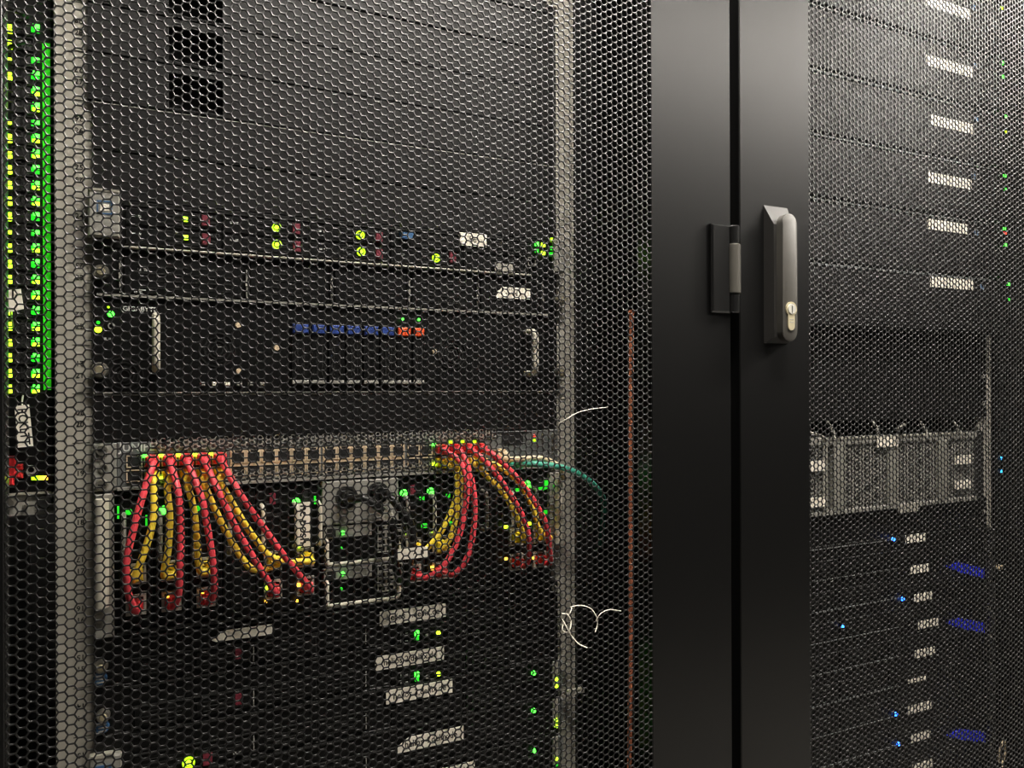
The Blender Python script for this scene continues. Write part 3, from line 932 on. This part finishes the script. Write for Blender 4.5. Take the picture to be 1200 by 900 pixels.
A, B_ = -0.042, -0.050
LR = [(178, [(170, 572, A), (157, 618, B_), (148, 661, B_), (151, 698, A)], 0, 'leftmost red patch cable, hanging furthest left below the switch'),
      (199, [(209, 578, B_), (212, 623, B_), (211, 663, B_), (209, 698, A)], 1, 'second red patch cable from the left, hanging straight down'),
      (221, [(236, 583, B_), (244, 623, B_), (250, 663, B_), (251, 695, A)], 2, 'third red patch cable from the left, dropping between two yellow ones'),
      (241, [(257, 578, B_), (276, 618, B_), (298, 655, B_), (321, 692, A)], 4, 'fourth red patch cable from the left, slanting down to the right'),
      (260, [(281, 578, B_), (305, 613, B_), (332, 650, B_), (356, 680, A)], 5, 'fifth red patch cable from the left, slanting furthest right beside the label')]
for px, mids, bi, lb in LR:
    cable(lb, 'red', 'redplug', swp(px, True), mids, blp(bi, False), group='red patch cables of the left bundle')
A2, B2 = -0.033, -0.037
LY = [(178, [(180, 572, A2), (180, 605, B2), (172, 639, B2), (158, 676, A2)], 0, 'leftmost yellow patch cable, curving down left to the first blade'),
      (199, [(196, 572, A2), (199, 605, B2), (197, 645, B2), (192, 674, A2)], 1, 'second yellow patch cable from the left, hanging straight beside red'),
      (221, [(219, 565, A2), (227, 597, B2), (231, 636, B2), (234, 668, A2)], 2, 'third yellow patch cable from the left, hanging to the third blade'),
      (241, [(239, 566, A2), (252, 597, B2), (271, 634, B2), (296, 667, B2)], 4, 'fourth yellow patch cable from the left, bowed deep before turning right'),
      (260, [(258, 563, A2), (273, 591, B2), (297, 629, B2), (322, 655, B2)], 5, 'fifth yellow patch cable from the left, ending under the vertical label')]
for px, mids, bi, lb in LY:
    cable(lb, 'yellow', 'yplug', swp(px, False), mids, blp(bi, True), group='yellow patch cables of the left bundle', d0=-1)
RR = [(520, [(539, 541, A), (547, 565, B_), (545, 597, B_), (536, 634, B_), (519, 664, B_), (500, 677, A)], 6, 'red patch cable of the right bundle curling furthest left to its plug'),
      (533, [(548, 546, A), (555, 575, B_), (556, 610, B_), (549, 650, B_), (533, 673, A)], 7, 'red patch cable of the right bundle forming the outer curve left of the gap'),
      (547, [(571, 543, A), (592, 570, B_), (611, 602, B_), (620, 629, B_), (620, 650, A)], 10, 'inner red patch cable arching right above the amber lights'),
      (561, [(581, 535, A), (608, 562, B_), (627, 589, B_), (640, 615, B_), (644, 645, A)], 11, 'outermost red patch cable arching right beside the right rail')]
for px, mids, bi, lb in RR:
    cable(lb, 'red', 'redplug', swp(px, True), mids, blp(bi, False), group='red patch cables of the right bundle')
RY = [(520, [(533, 548, A2), (536, 570, B2), (531, 594, B2), (517, 623, B2), (500, 643, A2)], 6, 'yellow patch cable of the right bundle bending left to the white tag'),
      (533, [(540, 560, A2), (538, 590, B2), (534, 608, B2), (527, 632, B2), (515, 645, A2)], 7, 'yellow patch cable of the right bundle hugging the red curve'),
      (547, [(573, 560, A2), (592, 581, B2), (605, 605, B2), (612, 622, A2)], 10, 'inner yellow patch cable arching right over the dark gap'),
      (561, [(580, 545, A2), (597, 555, B2), (613, 573, B2), (625, 597, B2), (632, 621, A2)], 11, 'outer yellow patch cable arching right towards the right rail')]
for px, mids, bi, lb in RY:
    cable(lb, 'yellow', 'yplug', swp(px, False), mids, blp(bi, True), group='yellow patch cables of the right bundle', d0=-1)

# cream and teal cables leaving to the right
t = thing('patch_cable', 'cream cable running right along the lower edge of the switch', 'cable', P(640, 538, -0.03))
MB().tube([P(584, 532, -0.012), P(592, 538, -0.026), P(607, 538, -0.032), P(633, 537, -0.034), P(648, 542, -0.034), P(656, 549, -0.03), P(660, 560, -0.01)], 0.0032, 10, 5).build('cord', 'cream', t, True)
plug(t, Vector((P(584, 532, -0.004).x, -0.0042, P(584, 532, -0.004).z)), 'cream')
t = thing('patch_cable', 'teal cable arching over the right rail into the dark side space', 'cable', P(690, 563, -0.03))
MB().tube([P(600, 545, -0.02), P(620, 543.5, -0.036), P(640, 545, -0.04), P(655, 547, -0.042), P(673, 553, -0.042), P(691, 564, -0.04), P(705, 580, -0.03), P(708, 597, 0.0), P(706, 615, 0.06), P(704, 640, 0.10)], 0.0036, 10, 5).build('cord', 'teal', t, True)
plug(t, P(600, 545, -0.0042), 'teal')

# black power cords from the two inlets
for i, (pp, mids, lb) in enumerate(((INL[0], [(425, 584, -0.036), (440, 592, -0.038), (455, 606, -0.038), (463, 630, -0.036), (463, 660, -0.034), (470, 685, -0.012)], 'black power cord from the left inlet with a white tag on it'),
                                    (INL[1], [(458, 583, -0.050), (470, 598, -0.054), (480, 612, -0.054), (484, 630, -0.052), (480, 655, -0.050), (476, 684, -0.030)], 'black power cord from the right inlet arching over green lights'))):
    t = thing('power_cable', lb, 'cable', pp, 'black power cords of the blade chassis')
    st = Vector((pp.x, -0.024, pp.z))
    MB().tube([st, st + Vector((0.006, -0.008, 0.0005))] + [P(*q) for q in mids], 0.0042, 10, 5).build('cord', 'blackcord', t, True)
    MB().disc(pp.x, pp.z, 0.0082, -0.026, -0.0117, 18, 0.15).build('plug', 'blackcord', t, True)
    if i == 0:
        q = P(453.5, 604.5, -0.043)
        n = 4
        MB().prism([(q.x - 0.0075, q.z - 0.001), (q.x + 0.001, q.z - 0.0075), (q.x + 0.0075, q.z + 0.001), (q.x - 0.001, q.z + 0.0075)], -0.0436, -0.0426).build('cord_tag', 'white', t)
r = rect(466, 642, 501, 654.5, -0.060)
t = thing('cable_tag', 'white paper tag lying on the yellow cable plugs right of the power block', 'tag', ((r[0] + r[1]) / 2, -0.060, r[2]))
o = MB().box(r[0], r[1], -0.0605, -0.0597, r[2], r[3]).build('tag_paper', 'white', t)
text('A  B', 0.0065, (r[0] + r[1]) / 2 + 0.006, -0.0606, (r[2] + r[3]) / 2, 'ink', o)


# ------------------------------------------------------------------ servers in the lower part of the near cabinet
LOW = [(-6, 'first slim server under the blade chassis, white name strip at its top', 'helios 1.delfix.de', (445, 708, 522, 732), True),
       (-7, 'second slim server under the blade chassis, strip reaching furthest left', 'helios 2.delfix.de', (440, 758, 520, 785), True),
       (-8, 'third slim server under the blade chassis, with a latch bracket at the left', 'helios 3.delfix.de', (452.5, 798, 530, 823), False),
       (-9, 'fourth slim server under the blade chassis, name strip with a cut corner', 'helios 4.delfix.de', (466, 853, 543, 880), False),
       (-10, 'lowest slim server of the near cabinet, cut off by the bottom edge', 'helios 5.delfix.de', (480, 895, 556, 922), False)]
for k, lb, s, lr, two in LOW:
    Y = -0.005
    t = device('rack_server', lb, 'server', k, k + 1, Y=Y, m='dev', group='slim servers with white name strips')
    za, zb = Z0 + k * UH, Z0 + (k + 1) * UH
    x0, x1 = P(152, 780, Y).x, P(640, 780, Y).x
    MB().box(x0, x1, Y - 0.0026, Y + 0.001, zb - 0.0045, zb - 0.0028).build('upper_trim', 'dev2', t)
    MB().box(x0, x1, Y - 0.0030, Y + 0.001, za + 0.0210, za + 0.0222).build('middle_trim', 'dev2', t)
    ym_ = (lr[1] + lr[3]) / 2
    r = rect(lr[0], ym_ - 8, lr[2], ym_ + 8, Y - 0.004)
    poly = None
    if k == -9:
        poly = [(r[0], r[2]), (r[1], r[2]), (r[1], r[3]), (r[0] + 0.012, r[3]), (r[0], r[2] + 0.007)]
    sticker(t, r, Y - 0.004, s, poly=poly, size=(r[3] - r[2]) * 0.66, squeeze=0.92)
    xs = [P(q, 780, Y).x for q in (155, 228, 299, 372, 430, 456, 545, 600)]
    for i in range(7):
        if i == 4:
            continue
        a, c = xs[i] + 0.001, xs[i + 1] - 0.001
        o = MB().box(a, c, Y - 0.0022, Y + 0.001, za + 0.003, za + 0.0205, 0.0008).build('drive_carrier', 'dev', t)
        for g in range(3):
            MB().box(a + (c - a) * 0.12, a + (c - a) * 0.8, Y - 0.0028, Y - 0.0018, za + 0.0062 + g * 0.0045, za + 0.0074 + g * 0.0045).build('vent_rib', 'dev2', o)
        MB().box(c - 0.0012, c - 0.0004, Y - 0.0028, Y - 0.0018, za + 0.0035, za + 0.0195).build('carrier_edge', 'ear' if i in (1, 3) else 'dev2', o)
    if two:
        MB().box(P(279, 765, Y).x - 0.003, P(279, 765, Y).x + 0.003, Y - 0.0032, Y, za + 0.008, za + 0.0185).build('release_tab', 'maroon', t)
        light(t, 488.5, (742, 790.5)[-6 - k], Y - 0.0034, 'lg', sq=(0.0042, 0.0052))
        light(t, 488.5, (747.5, 795.5)[-6 - k], Y - 0.0034, 'lgd', sq=(0.0042, 0.0046))
        light(t, 514, (742, 790)[-6 - k], Y - 0.0034, 'ly', 0.0024)
        pp = P(500, (744, 792)[-6 - k], Y)
        MB().disc(pp.x, pp.z, 0.0022, Y - 0.003, Y, 12).build('port_button', 'ear', t)
        for py in ((741, 750), (789, 798))[-6 - k]:
            pp = P(472, py, Y)
            text('T . --', 0.0045, pp.x, Y - 0.0036, pp.z, 'silk', t, 'printed_mark')
        screw(t, (118.5, 121)[-6 - k], (780, 837.5)[-6 - k], Y, 0.0062)
        pp = P((117.5, 120)[-6 - k], (796, 853)[-6 - k], Y - 0.004)
        o = MB().disc(pp.x, pp.z, 0.0060, Y - 0.004, Y + 0.001, 18, 0.12).build('latch_badge', 'badge', t)
        for g in (-1, 0, 1):
            MB().box(pp.x - 0.0032, pp.x + 0.0032, Y - 0.0044, Y - 0.0036, pp.z + g * 0.003 - 0.0005, pp.z + g * 0.003 + 0.0005).build('badge_line', 'rail', o)
    if k == -6:
        r = rect(248, 736, 319, 748, Y - 0.004)
        sticker(t, r, Y - 0.004, None, name='blank_label', m='white', poly=[(r[0], r[2] + 0.002), (r[0] + 0.004, r[2]), (r[1], r[2]), (r[1], r[3]), (r[0] + 0.012, r[3])])
    # right ear with its little lights
    za_, zb_ = za + 0.006, zb - 0.006
    if k < -7:
        xe = P(651, 800, -0.007).x
        MB().box(xe - 0.0035, xe + 0.0035, -0.0075, 0.0, za_, zb_, 0.0006).build('ear_strip', 'rail', t)
        MB().box(xe + 0.0045, xe + 0.0105, -0.0065, 0.0, za_ + 0.003, zb_ - 0.001, 0.0006).build('ear_tab', 'rail2', t)
        yl = {-7: (743, 0, 0), -8: (789, 796, 804), -9: (833, 843.5, 851), -10: (880, 889, 896)}[k]
        light(t, 625.5, yl[0], Y - 0.001, 'lg', 0.0028)
        light(t, 652, yl[1], -0.0078, 'ly', 0.0022)
        light(t, 652, yl[2], -0.0078, 'ly' if k != -10 else 'lgd', 0.0022)
        pp = P(611, yl[0] + 2, Y)
        MB().disc(pp.x, pp.z, 0.0022, Y - 0.002, Y, 12).build('ear_button', 'dev2', t)
    else:
        for py in ((695, 711) if k == -6 else (735, 746)):
            pp = P(657, py, -0.006)
            MB().disc(pp.x, pp.z, 0.0034, -0.0075, -0.004, 14, 0.2).build('rack_screw', 'ear', t)
    if k == -8:
        r = rect(671, 808, 685, 813, -0.012)
        MB().box(P(657, 782, -0.008).x, P(668, 780, -0.008).x, -0.008, -0.004, P(662, 784, -0.008).z, P(662, 779, -0.008).z).build('ear_label', 'rail', t)
        MB().box(P(661, 800, -0.006).x, r[1], -0.012, -0.0055, r[2], r[3]).build('pull_tag', 'rail', t)
    if k == -8:
        p0, p1 = P(104, 890, -0.012).x, P(143, 890, -0.012).x
        br = MB().box(p0, p1, -0.013, -0.002, za + 0.004, zb - 0.016, 0.0015).build('latch_bracket', 'ear', t)
        MB().box(p0 + 0.001, p1 - 0.006, -0.0138, -0.006, zb - 0.0165, zb - 0.0140).build('bracket_lip', 'bright', br)
        MB().frame(p0 + 0.004, p0 + 0.018, za + 0.008, za + 0.021, 0.0022, -0.0138, -0.0125).build('sticker_mark', 'badge', br)
        ring_light(t, 221, 894, Y - 0.003, 0.0056)
        MB().box(P(243, 890, Y).x - 0.0042, P(243, 890, Y).x + 0.0042, Y - 0.0038, Y, P(243, 888, Y).z - 0.0055, P(243, 888, Y).z + 0.0055).build('release_tab', 'maroon', t)
        text('= =', 0.006, P(278, 881, Y).x, Y - 0.003, P(278, 881, Y).z, 'silk', t, 'printed_mark')

# ------------------------------------------------------------------ switch mounted upright in the left side space
Y = 0.012
vx0, vx1 = P(1.5, 300, Y).x, P(61.5, 300, Y).x
vz1, vz0 = P(30, -22, Y).z, P(30, 578, Y).z
t = thing('upright_switch', 'upright network switch glowing green in the left side space', 'switch', ((vx0 + vx1) / 2, Y, vz0))
MB().box(vx0, vx1, Y, Y + 0.22, vz0, vz1, 0.0008).build('housing', 'dev', t)
MB().box(P(50.5, 300, Y).x, P(59.5, 300, Y).x, Y - 0.0012, Y + 0.0004, P(55, 457, Y).z, P(55, 51, Y).z).build('light_bar', 'bar', t)
for i in range(24):
    py = 33.5 + i * 18.35
    pz_ = P(30, py, Y).z
    for c, (px, lpx) in enumerate(((22, 10), (33.5, 42.5))):
        pp = P(px, py, Y)
        o = MB().frame(pp.x - 0.0056, pp.x + 0.0040, pz_ - 0.0060, pz_ + 0.0060, 0.0009, Y - 0.0014, Y + 0.0003).build('network_port', 'dev2', t)
        MB().box(pp.x - 0.0047, pp.x + 0.0031, Y - 0.0004, Y + 0.0002, pz_ - 0.0051, pz_ + 0.0051).build('port_mouth', 'hole', o)
        if c == 0 and i in (4, 5):
            continue
        if c == 1 and i in (1,):
            continue
        dl = 5.2 if i not in (2, 6, 13) else 0.1
        light(o, lpx, py - dl / 2, Y - 0.0006, 'ly' if c == 0 else 'lg', sq=(0.0050, 0.0030), name='link_light')
        if dl > 1:
            light(o, lpx - (0 if c == 0 else 0.5), py + dl / 2 + 0.6, Y - 0.0006, 'ly' if c == 0 or i % 3 else 'lgd', sq=(0.0056, 0.0030), name='link_light')
        if c == 1:
            light(o, lpx - 4.2, py + 1, Y - 0.0006, 'lgd', sq=(0.0022, 0.0052), name='link_glow')
for i, (px, py, wd, ht) in enumerate(((12, 541, 0.009, 0.010), (11.5, 552, 0.010, 0.008), (22.5, 547, 0.006, 0.005), (22, 556, 0.007, 0.006), (12.5, 563, 0.006, 0.008))):
    pp = P(px, py, Y)
    MB().box(pp.x - wd / 2, pp.x + wd / 2, Y - 0.006, Y, pp.z - ht / 2, pp.z + ht / 2, 0.0012).build('uplink_latch', 'redplug', t)
for px, m_, w_ in ((41.5, 'lyd', 0.006), (46.5, 'ly', 0.006), (53, 'la', 0.004)):
    light(t, px, 560, Y, m_, sq=(w_, 0.0036))
pp = P(36.5, 550.5, Y)
MB().ring(pp.x, pp.z, 0.0042, 0.0026, Y - 0.0016, Y, 14).build('reset_ring', 'ear', t)
ez1, ez0 = vz0 - 0.0004, P(30, 604, Y).z
e = MB().box(vx0, vx1, Y + 0.001, Y + 0.004, ez0, ez1).build('mounting_ear', 'ear', t)
MB().box(vx0 + 0.004, vx1 - 0.002, Y - 0.002, Y + 0.004, vz0 - 0.0012, vz0 + 0.0006).build('ear_lip', 'bright', t)
for px, rr in ((9, 0.006), (29.5, 0.0022), (53, 0.0065)):
    pp = P(px, (590, 593.5, 588)[(9, 29.5, 53).index(px)], Y)
    MB().disc(pp.x, pp.z, rr, Y - 0.003, Y + 0.0015, 16, 0.2).build('rack_screw', 'steel' if rr < 0.0064 else 'dev2', e, True)
# tags
q = [P(*c, -0.012) for c in ((7, 367), (28, 362), (24.5, 338.5), (6.5, 340.5))]
t = thing('cable_tag', 'small white tag hanging among the green lights of the upright switch', 'tag', (q[0].x, -0.012, q[0].z))
MB().prism([(v.x, v.z) for v in q], -0.0125, -0.0117).build('tag_paper', 'white', t)
text('1', 0.010, P(15, 345, -0.0126).x, -0.0126, P(15, 345, -0.0126).z, 'ink', t)
MB().tube([P(12, 363, -0.0117), P(14, 375, 0.0), P(16, 384, 0.0115)], 0.0007, 6, 4).build('tag_string', 'rail', t)
q = [P(*c, -0.004) for c in ((21, 524.5), (39, 523), (34, 474), (17, 476))]
t = thing('cable_tag', 'long white tag with sideways writing above the red latches', 'tag', (q[0].x, -0.004, q[0].z))
MB().prism([(v.x, v.z) for v in q], -0.0045, -0.0037).build('tag_paper', 'white', t)
text('RCKLTT', 0.0098, P(27.5, 500, -0.0046).x, -0.0046, P(27.5, 500, -0.0046).z, 'ink', t, rot=-math.pi / 2 + 0.09, squeeze=0.9)
MB().tube([P(26, 477, -0.0037), P(26, 470, 0.004), P(27, 463, 0.0115)], 0.0007, 6, 4).build('tag_string', 'rail', t)
# dark loops of cord over the upright switch
for i, (q, lb) in enumerate((([(6, 8, 0.0), (14, 11, -0.008), (24, 15, -0.008), (32, 20, 0.008)], 'short grey cord loop at the very top of the upright switch'),
                             ([(7, 58, 0.008), (16, 53, -0.008), (27, 49, -0.008), (33, 52, 0.008)], 'grey cord loop below the first lights of the upright switch'))):
    t = thing('cord_loop', lb, 'cable', P(*q[0]))
    MB().tube([P(*c) for c in q], 0.0018, 8, 5).build('cord', 'dev2', t, True)

# ------------------------------------------------------------------ brown cord and stray threads
t = thing('hanging_cord', 'thin brown cord hanging straight down right of the near rail', 'cable', P(738.5, 900, -0.08))
MB().tube([P(740, 366, -0.08), P(740, 380, -0.08), P(739.5, 500, -0.08), P(739, 650, -0.08), P(738.5, 800, -0.08), P(737, 960, -0.08)], 0.0028, 8, 8).build('cord', 'brown', t, True)
MB().disc(P(740, 366, -0.08).x, P(740, 366, -0.08).z, 0.003, -0.083, -0.077, 10).build('cord_end', 'brown', t)
YT = DOOR - 0.0008


def thread(t, pts, r=0.0004):
    MB().tube([P(x, y, YT - (0.002 if j % 2 else 0.0)) for j, (x, y) in enumerate(pts)], r, 6, 6).build('strand', 'thread', t, True)


t = thing('stray_thread', 'single pale thread caught on the mesh beside the near right rail', 'thread', P(655, 495, YT), 'threads caught on the mesh')
thread(t, [(655, 496), (664, 491), (676, 484), (690, 480), (712, 477)])
t = thing('stray_thread', 'curled pale threads caught on the mesh low beside the right rail', 'thread', P(670, 720, YT), 'threads caught on the mesh')
thread(t, [(659, 726), (664, 735), (671, 747), (679, 755), (688, 759)], 0.00055)
thread(t, [(668, 711.5), (680, 709.5), (692, 713), (699, 723), (700, 732), (697.5, 741)])
thread(t, [(698, 728), (704, 719), (714, 714.5), (728, 716)])
thread(t, [(658, 719), (665, 720), (669, 728), (668, 737), (664, 741), (659, 738), (660, 731)], 0.0005)
thread(t, [(670, 712), (668, 718), (665, 722)], 0.0005)

# ------------------------------------------------------------------ devices of the far cabinet
XL2, XR2 = CX2 - 0.2413, CX2 + 0.2413
YB = -0.03
BLUE = [(1138, 9), (1139, 77), (1141, 140), (1138, 207), (1141, 273), (1147, 337)]
LABS = [(1085, -4, 1137, 22), (1085.5, 64, 1139, 91), (1090, 134, 1141, 158), (1087, 201, 1138, 223), (1086.5, 255, 1134, 276), (1090, 324.5, 1140.5, 339.5)]
GL = [[(1173.5, 9.5, 'ly')], [(1175.5, 74, 'lg'), (1176, 90, 'lg')], [(1178.5, 137, 'lg'), (1179, 155, 'lyd')], [(1177.5, 206, 'lg'), (1178, 222, 'lgd')],
      [(1177, 268, 'lg'), (1178, 273, 'lr'), (1178, 287, 'lg')], [(1181.5, 333, 'lg'), (1182, 351, 'lgd')]]
ORD = ['topmost', 'second', 'third', 'fourth', 'fifth', 'lowest']
for i in range(6):
    k = 12 - 2 * i
    t = device('bezel_server', f'{ORD[i]} of the six tall black servers with one white label in the far cabinet', 'server', k, k + 2, cx=CX2, Y=YB + 0.006, m='blank', group='tall servers of the far cabinet')
    za, zb = Z0 + k * UH, Z0 + (k + 2) * UH
    MB().box(XL2, XR2 - 0.03, YB - 0.001, YB + 0.006, zb - 0.0042, zb - 0.0018, 0.0005).build('upper_edge', 'rail2', t)
    MB().box(XL2 + 0.02, XR2 - 0.03, YB, YB + 0.006, za + 0.003, zb - 0.006, 0.001).build('bezel', 'blank', t)
    MB().box(XR2 - 0.026, XR2, YB - 0.001, YB + 0.006, za + 0.003, zb - 0.003, 0.001).build('control_ear', 'blank', t)
    a = LABS[i]
    xm = (a[0] + a[2]) / 2
    h = {0: 13}.get(i, 12.5) / 2
    ym = (a[1] + a[3]) / 2
    x0_, x1_ = P(a[0], ym, YB).x, P(a[2], ym, YB).x
    zc_ = P(xm, ym, YB).z
    hh = (P(xm, ym - h * 0.95, YB).z - zc_)
    sticker(t, (x0_, x1_, zc_ - hh, zc_ + hh), YB)
    pp = P(BLUE[i][0] + 3, BLUE[i][1], YB)
    o = MB().disc(pp.x, pp.z, 0.0048, YB - 0.0012, YB + 0.0004, 16).build('maker_badge', 'badge', t)
    MB().ring(pp.x, pp.z, 0.0048, 0.0038, YB - 0.0016, YB - 0.001, 16).build('badge_ring', 'rail2', o)
    for px, py, m_ in GL[i]:
        light(t, px, py, YB - 0.001, m_, sq=(0.0042, 0.0042))
# dark filler panels (k -1 .. 2)
for k, lb in ((1, 'upper dark filler panel under the six tall servers'), (0, 'middle dark filler panel in the far cabinet'), (-1, 'dark filler panel right above the silver drive shelf')):
    t = device('blanking_panel', lb, 'panel', k, k + 1, cx=CX2, Y=-0.004, m='dev', depth=0, group='filler panels of the far cabinet', fname='panel')
    for s in (-1, 1):
        MB().disc(CX2 + s * 0.2325, Z0 + (k + 0.5) * UH, 0.004, -0.0058, -0.003, 14, 0.2).build('rack_screw', 'ear', t)

# silver drive shelf (k -4 .. -1.5)
Y = -0.012
t = device('drive_shelf', 'silver perforated drive shelf with levers along its top in the far cabinet', 'drive shelf', -4, -1.5, cx=CX2, Y=-0.004, m='dev2', xb=P(1150, 545).x)
za, zb = Z0 - 4 * UH, Z0 - 1.5 * UH
xs_l, xs_r = XL2 + 0.02, P(1143, 545, Y).x
MB().box(xs_l, xs_r, Y - 0.003, 0.0, zb - 0.011, zb - 0.0004, 0.0008).build('top_rail', 'ear', t)
MB().box(P(968, 512, Y).x, P(1130, 510, Y).x, Y - 0.0045, Y, zb - 0.0026, zb - 0.0006).build('top_edge', 'bright', t)
MB().box(xs_l, xs_r, Y - 0.002, 0.0, za + 0.0006, za + 0.007, 0.0008).build('bottom_rail', 'ear', t)
bars = [(963, 968.5), (976, 989), (1039, 1051), (1098, 1110)]
for a, c in bars:
    MB().box(P(a, 560, Y).x, P(c, 560, Y).x, Y - 0.003, 0.0, za + 0.007, zb - 0.011, 0.0008).build('bay_post', 'silverperf', t)
bays = [(None, 963), (989, 1039), (1051, 1098), (1110, 1143)]
for i, (a, c) in enumerate(bays):
    xa = xs_l if a is None else P(a, 560, Y).x
    xb = P(c, 560, Y).x
    me = hex_panel('perforated_cover', xa + 0.002, xb - 0.002, za + 0.0085, zb - 0.0125, Y, 0.0012, 0.0062, 0.0015, 'ear')
    ob = bpy.data.objects.new('perforated_cover', me)
    COL.objects.link(ob)
    ob.parent = t
    ob.location = -origin_of(t)
for r_, s in (((1028, 512, 1052, 524), 'jbod1'), ((949, 540, 967, 552), 'd 1'), ((949, 583, 967, 594), 'd 2'), ((1119, 533.5, 1138, 544), 'd 3'), ((1119, 562.5, 1138, 573), 'd 4'), ((1053, 590, 1075.5, 600), 'd 5')):
    r = rect(*r_, Y - 0.0048)
    if r_[0] == 949:
        r = (P(946, 560, Y).x - 0.01, r[1], r[2], r[3])
    sticker(t, r, Y - 0.0048, None, m='white' if s != 'd 5' else 'rail')
for px in (969, 1022, 1078, 1117):
    a, c = P(px, 494, -0.006), P(px + 8, 512, -0.016)
    MB().tube([a, (a + c) / 2 + Vector((0.001, -0.003, 0)), c], 0.0022, 8, 4).build('release_lever', 'ear', t, True)
MB().tube([P(949, 507, -0.03), P(960, 510, -0.028), P(968, 514, -0.017)], 0.002, 8, 4).build('release_lever', 'rail', t, True)
MB().tube([P(1050, 505, -0.022), P(1054, 501, -0.028), P(1060, 497, -0.012)], 0.0016, 8, 4).build('release_lever', 'ear', t, True)

# slim servers with blue lights
t = device('blanking_panel', 'dark filler panel right below the silver drive shelf', 'panel', -5, -4, cx=CX2, Y=-0.004, m='dev', depth=0, group='filler panels of the far cabinet', fname='panel')
MB().disc(CX2 + 0.2325, Z0 - 4.5 * UH, 0.004, -0.0058, -0.003, 14, 0.2).build('rack_screw', 'ear', t)
FL = [(-6, (1061, 625, 1085, 636), 'with a blue light, first below the silver shelf', (1047, 632), 'n1'),
      (-7, (1066, 661, 1088, 672), 'without a blue light, second below the silver shelf', None, 'n2'),
      (-8, (1071, 694, 1092, 705), 'with two blue lights, one far to the left of its label', (1058, 702), 'n3'),
      (-9, (1076, 725, 1099, 736), 'whose label sits furthest right in the lower row', None, 'n4'),
      (-10, (1072, 759, 1095, 770), 'with a label and no light, under the furthest right label', None, 'n5'),
      (-11, (1064, 794, 1085, 799), 'with the thinnest and dimmest label of the lower row', None, ''),
      (-12, (1064, 823, 1091, 835), 'with a blue light and the widest slanted label', (1050, 837), 'n7'),
      (-13, (1067, 857, 1090, 869), 'with the brightest blue light, lowest whole server', (1053, 872), 'n8'),
      (-14, (1069, 891, 1092, 904), 'cut off by the bottom edge of the photo', (1053, 907), 'n9')]
for k, lr, lb, bl_, s in FL:
    Y = -0.006
    t = device('slim_server', 'slim black server ' + lb, 'server', k, k + 1, cx=CX2, Y=Y, m='dev', group='slim servers of the far cabinet')
    za, zb = Z0 + k * UH, Z0 + (k + 1) * UH
    MB().box(XL2 + 0.03, P(1052, 650, Y).x, Y - 0.002, Y + 0.0005, zb - 0.004, zb - 0.0030).build('upper_trim', 'grey', t)
    xm0, xm1 = XL2 + 0.035, XR2 - 0.04
    for i in range(4):
        a, c = xm0 + (xm1 - xm0) * i / 4, xm0 + (xm1 - xm0) * (i + 1) / 4
        o = MB().box(a + 0.001, c - 0.001, Y - 0.002, Y + 0.0005, za + 0.003, za + 0.024, 0.0006).build('drive_carrier', 'dev', t)
        for g in range(3):
            MB().box(a + 0.012, c - 0.02, Y - 0.0026, Y - 0.0016, za + 0.007 + g * 0.005, za + 0.0082 + g * 0.005).build('vent_rib', 'dev2', o)
    ym_ = (lr[1] + lr[3]) / 2
    hh_ = 4.6 if s else 2
    r = rect(lr[0], ym_ - hh_, lr[2], ym_ + hh_, Y - 0.003)
    sticker(t, r, Y - 0.003)
    xe = XR2 - 0.014
    MB().box(xe, xe + 0.013, -0.020, 0.001, za + 0.004, zb - 0.004, 0.002).build('ear_handle', 'dev2', t)
    if bl_:
        light(t, bl_[0], bl_[1], Y - 0.003, 'lb', 0.0030)
    if k == -8:
        light(t, 987.5, 734, Y - 0.003, 'lb', 0.0020)
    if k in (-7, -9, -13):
        # blue light falling on the front, imitated by a faintly glowing plate
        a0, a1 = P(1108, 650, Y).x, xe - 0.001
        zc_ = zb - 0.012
        MB().prism([(a0, zc_), (a0 + 0.03, zc_ - 0.012), (a1, za + 0.004), (a1, za + 0.020), (a0 + 0.03, zc_ + 0.004)], Y - 0.0032, Y + 0.0002).build('blue_glow_patch', 'lens', t)
# upright power strip at the far right
Y = 0.03
r = rect(1166, 380, 1182, 800, Y)
t = thing('power_strip', 'dark upright power strip with two blue lights right of the far rail', 'power strip', ((r[0] + r[1]) / 2, Y, r[2]))
MB().box(r[0], r[1], Y, Y + 0.05, r[2], r[3], 0.002).build('housing', 'dev', t)
for py in (537, 552):
    light(t, 1173, py, Y, 'lc', 0.0032)
for i in range(8):
    pp = P(1174, 400 + i * 16, Y)
    if i < 8:
        MB().box(pp.x - 0.009, pp.x + 0.009, Y - 0.001, Y + 0.0005, pp.z - 0.007, pp.z + 0.007).build('outlet', 'hole', t)
t = thing('cable_tie', 'pale cable tie loop low at the right edge of the far cabinet', 'cable tie', P(1172, 898, -0.02))
MB().tube([P(1170, 893, -0.02), P(1171, 880, -0.022), P(1175, 870, -0.024), P(1177.5, 869, -0.02), P(1178, 878, -0.016), P(1176, 890, -0.018), P(1174, 899, -0.02)], 0.0020, 8, 5).build('loop', 'cream', t, True)
t = thing('cable_tie', 'short pale cable tie sticking out right of the far rail', 'cable tie', P(1155, 662, -0.012))
MB().tube([P(1154, 663, 0.0), P(1160, 663, -0.014), P(1171, 665, -0.016)], 0.0016, 8, 4).build('tail', 'cream', t, True)
MB().box(P(1170, 664, -0.016).x, P(1174, 664, -0.016).x, -0.019, -0.013, P(1172, 667, -0.016).z, P(1172, 662, -0.016).z).build('head', 'cream', t)
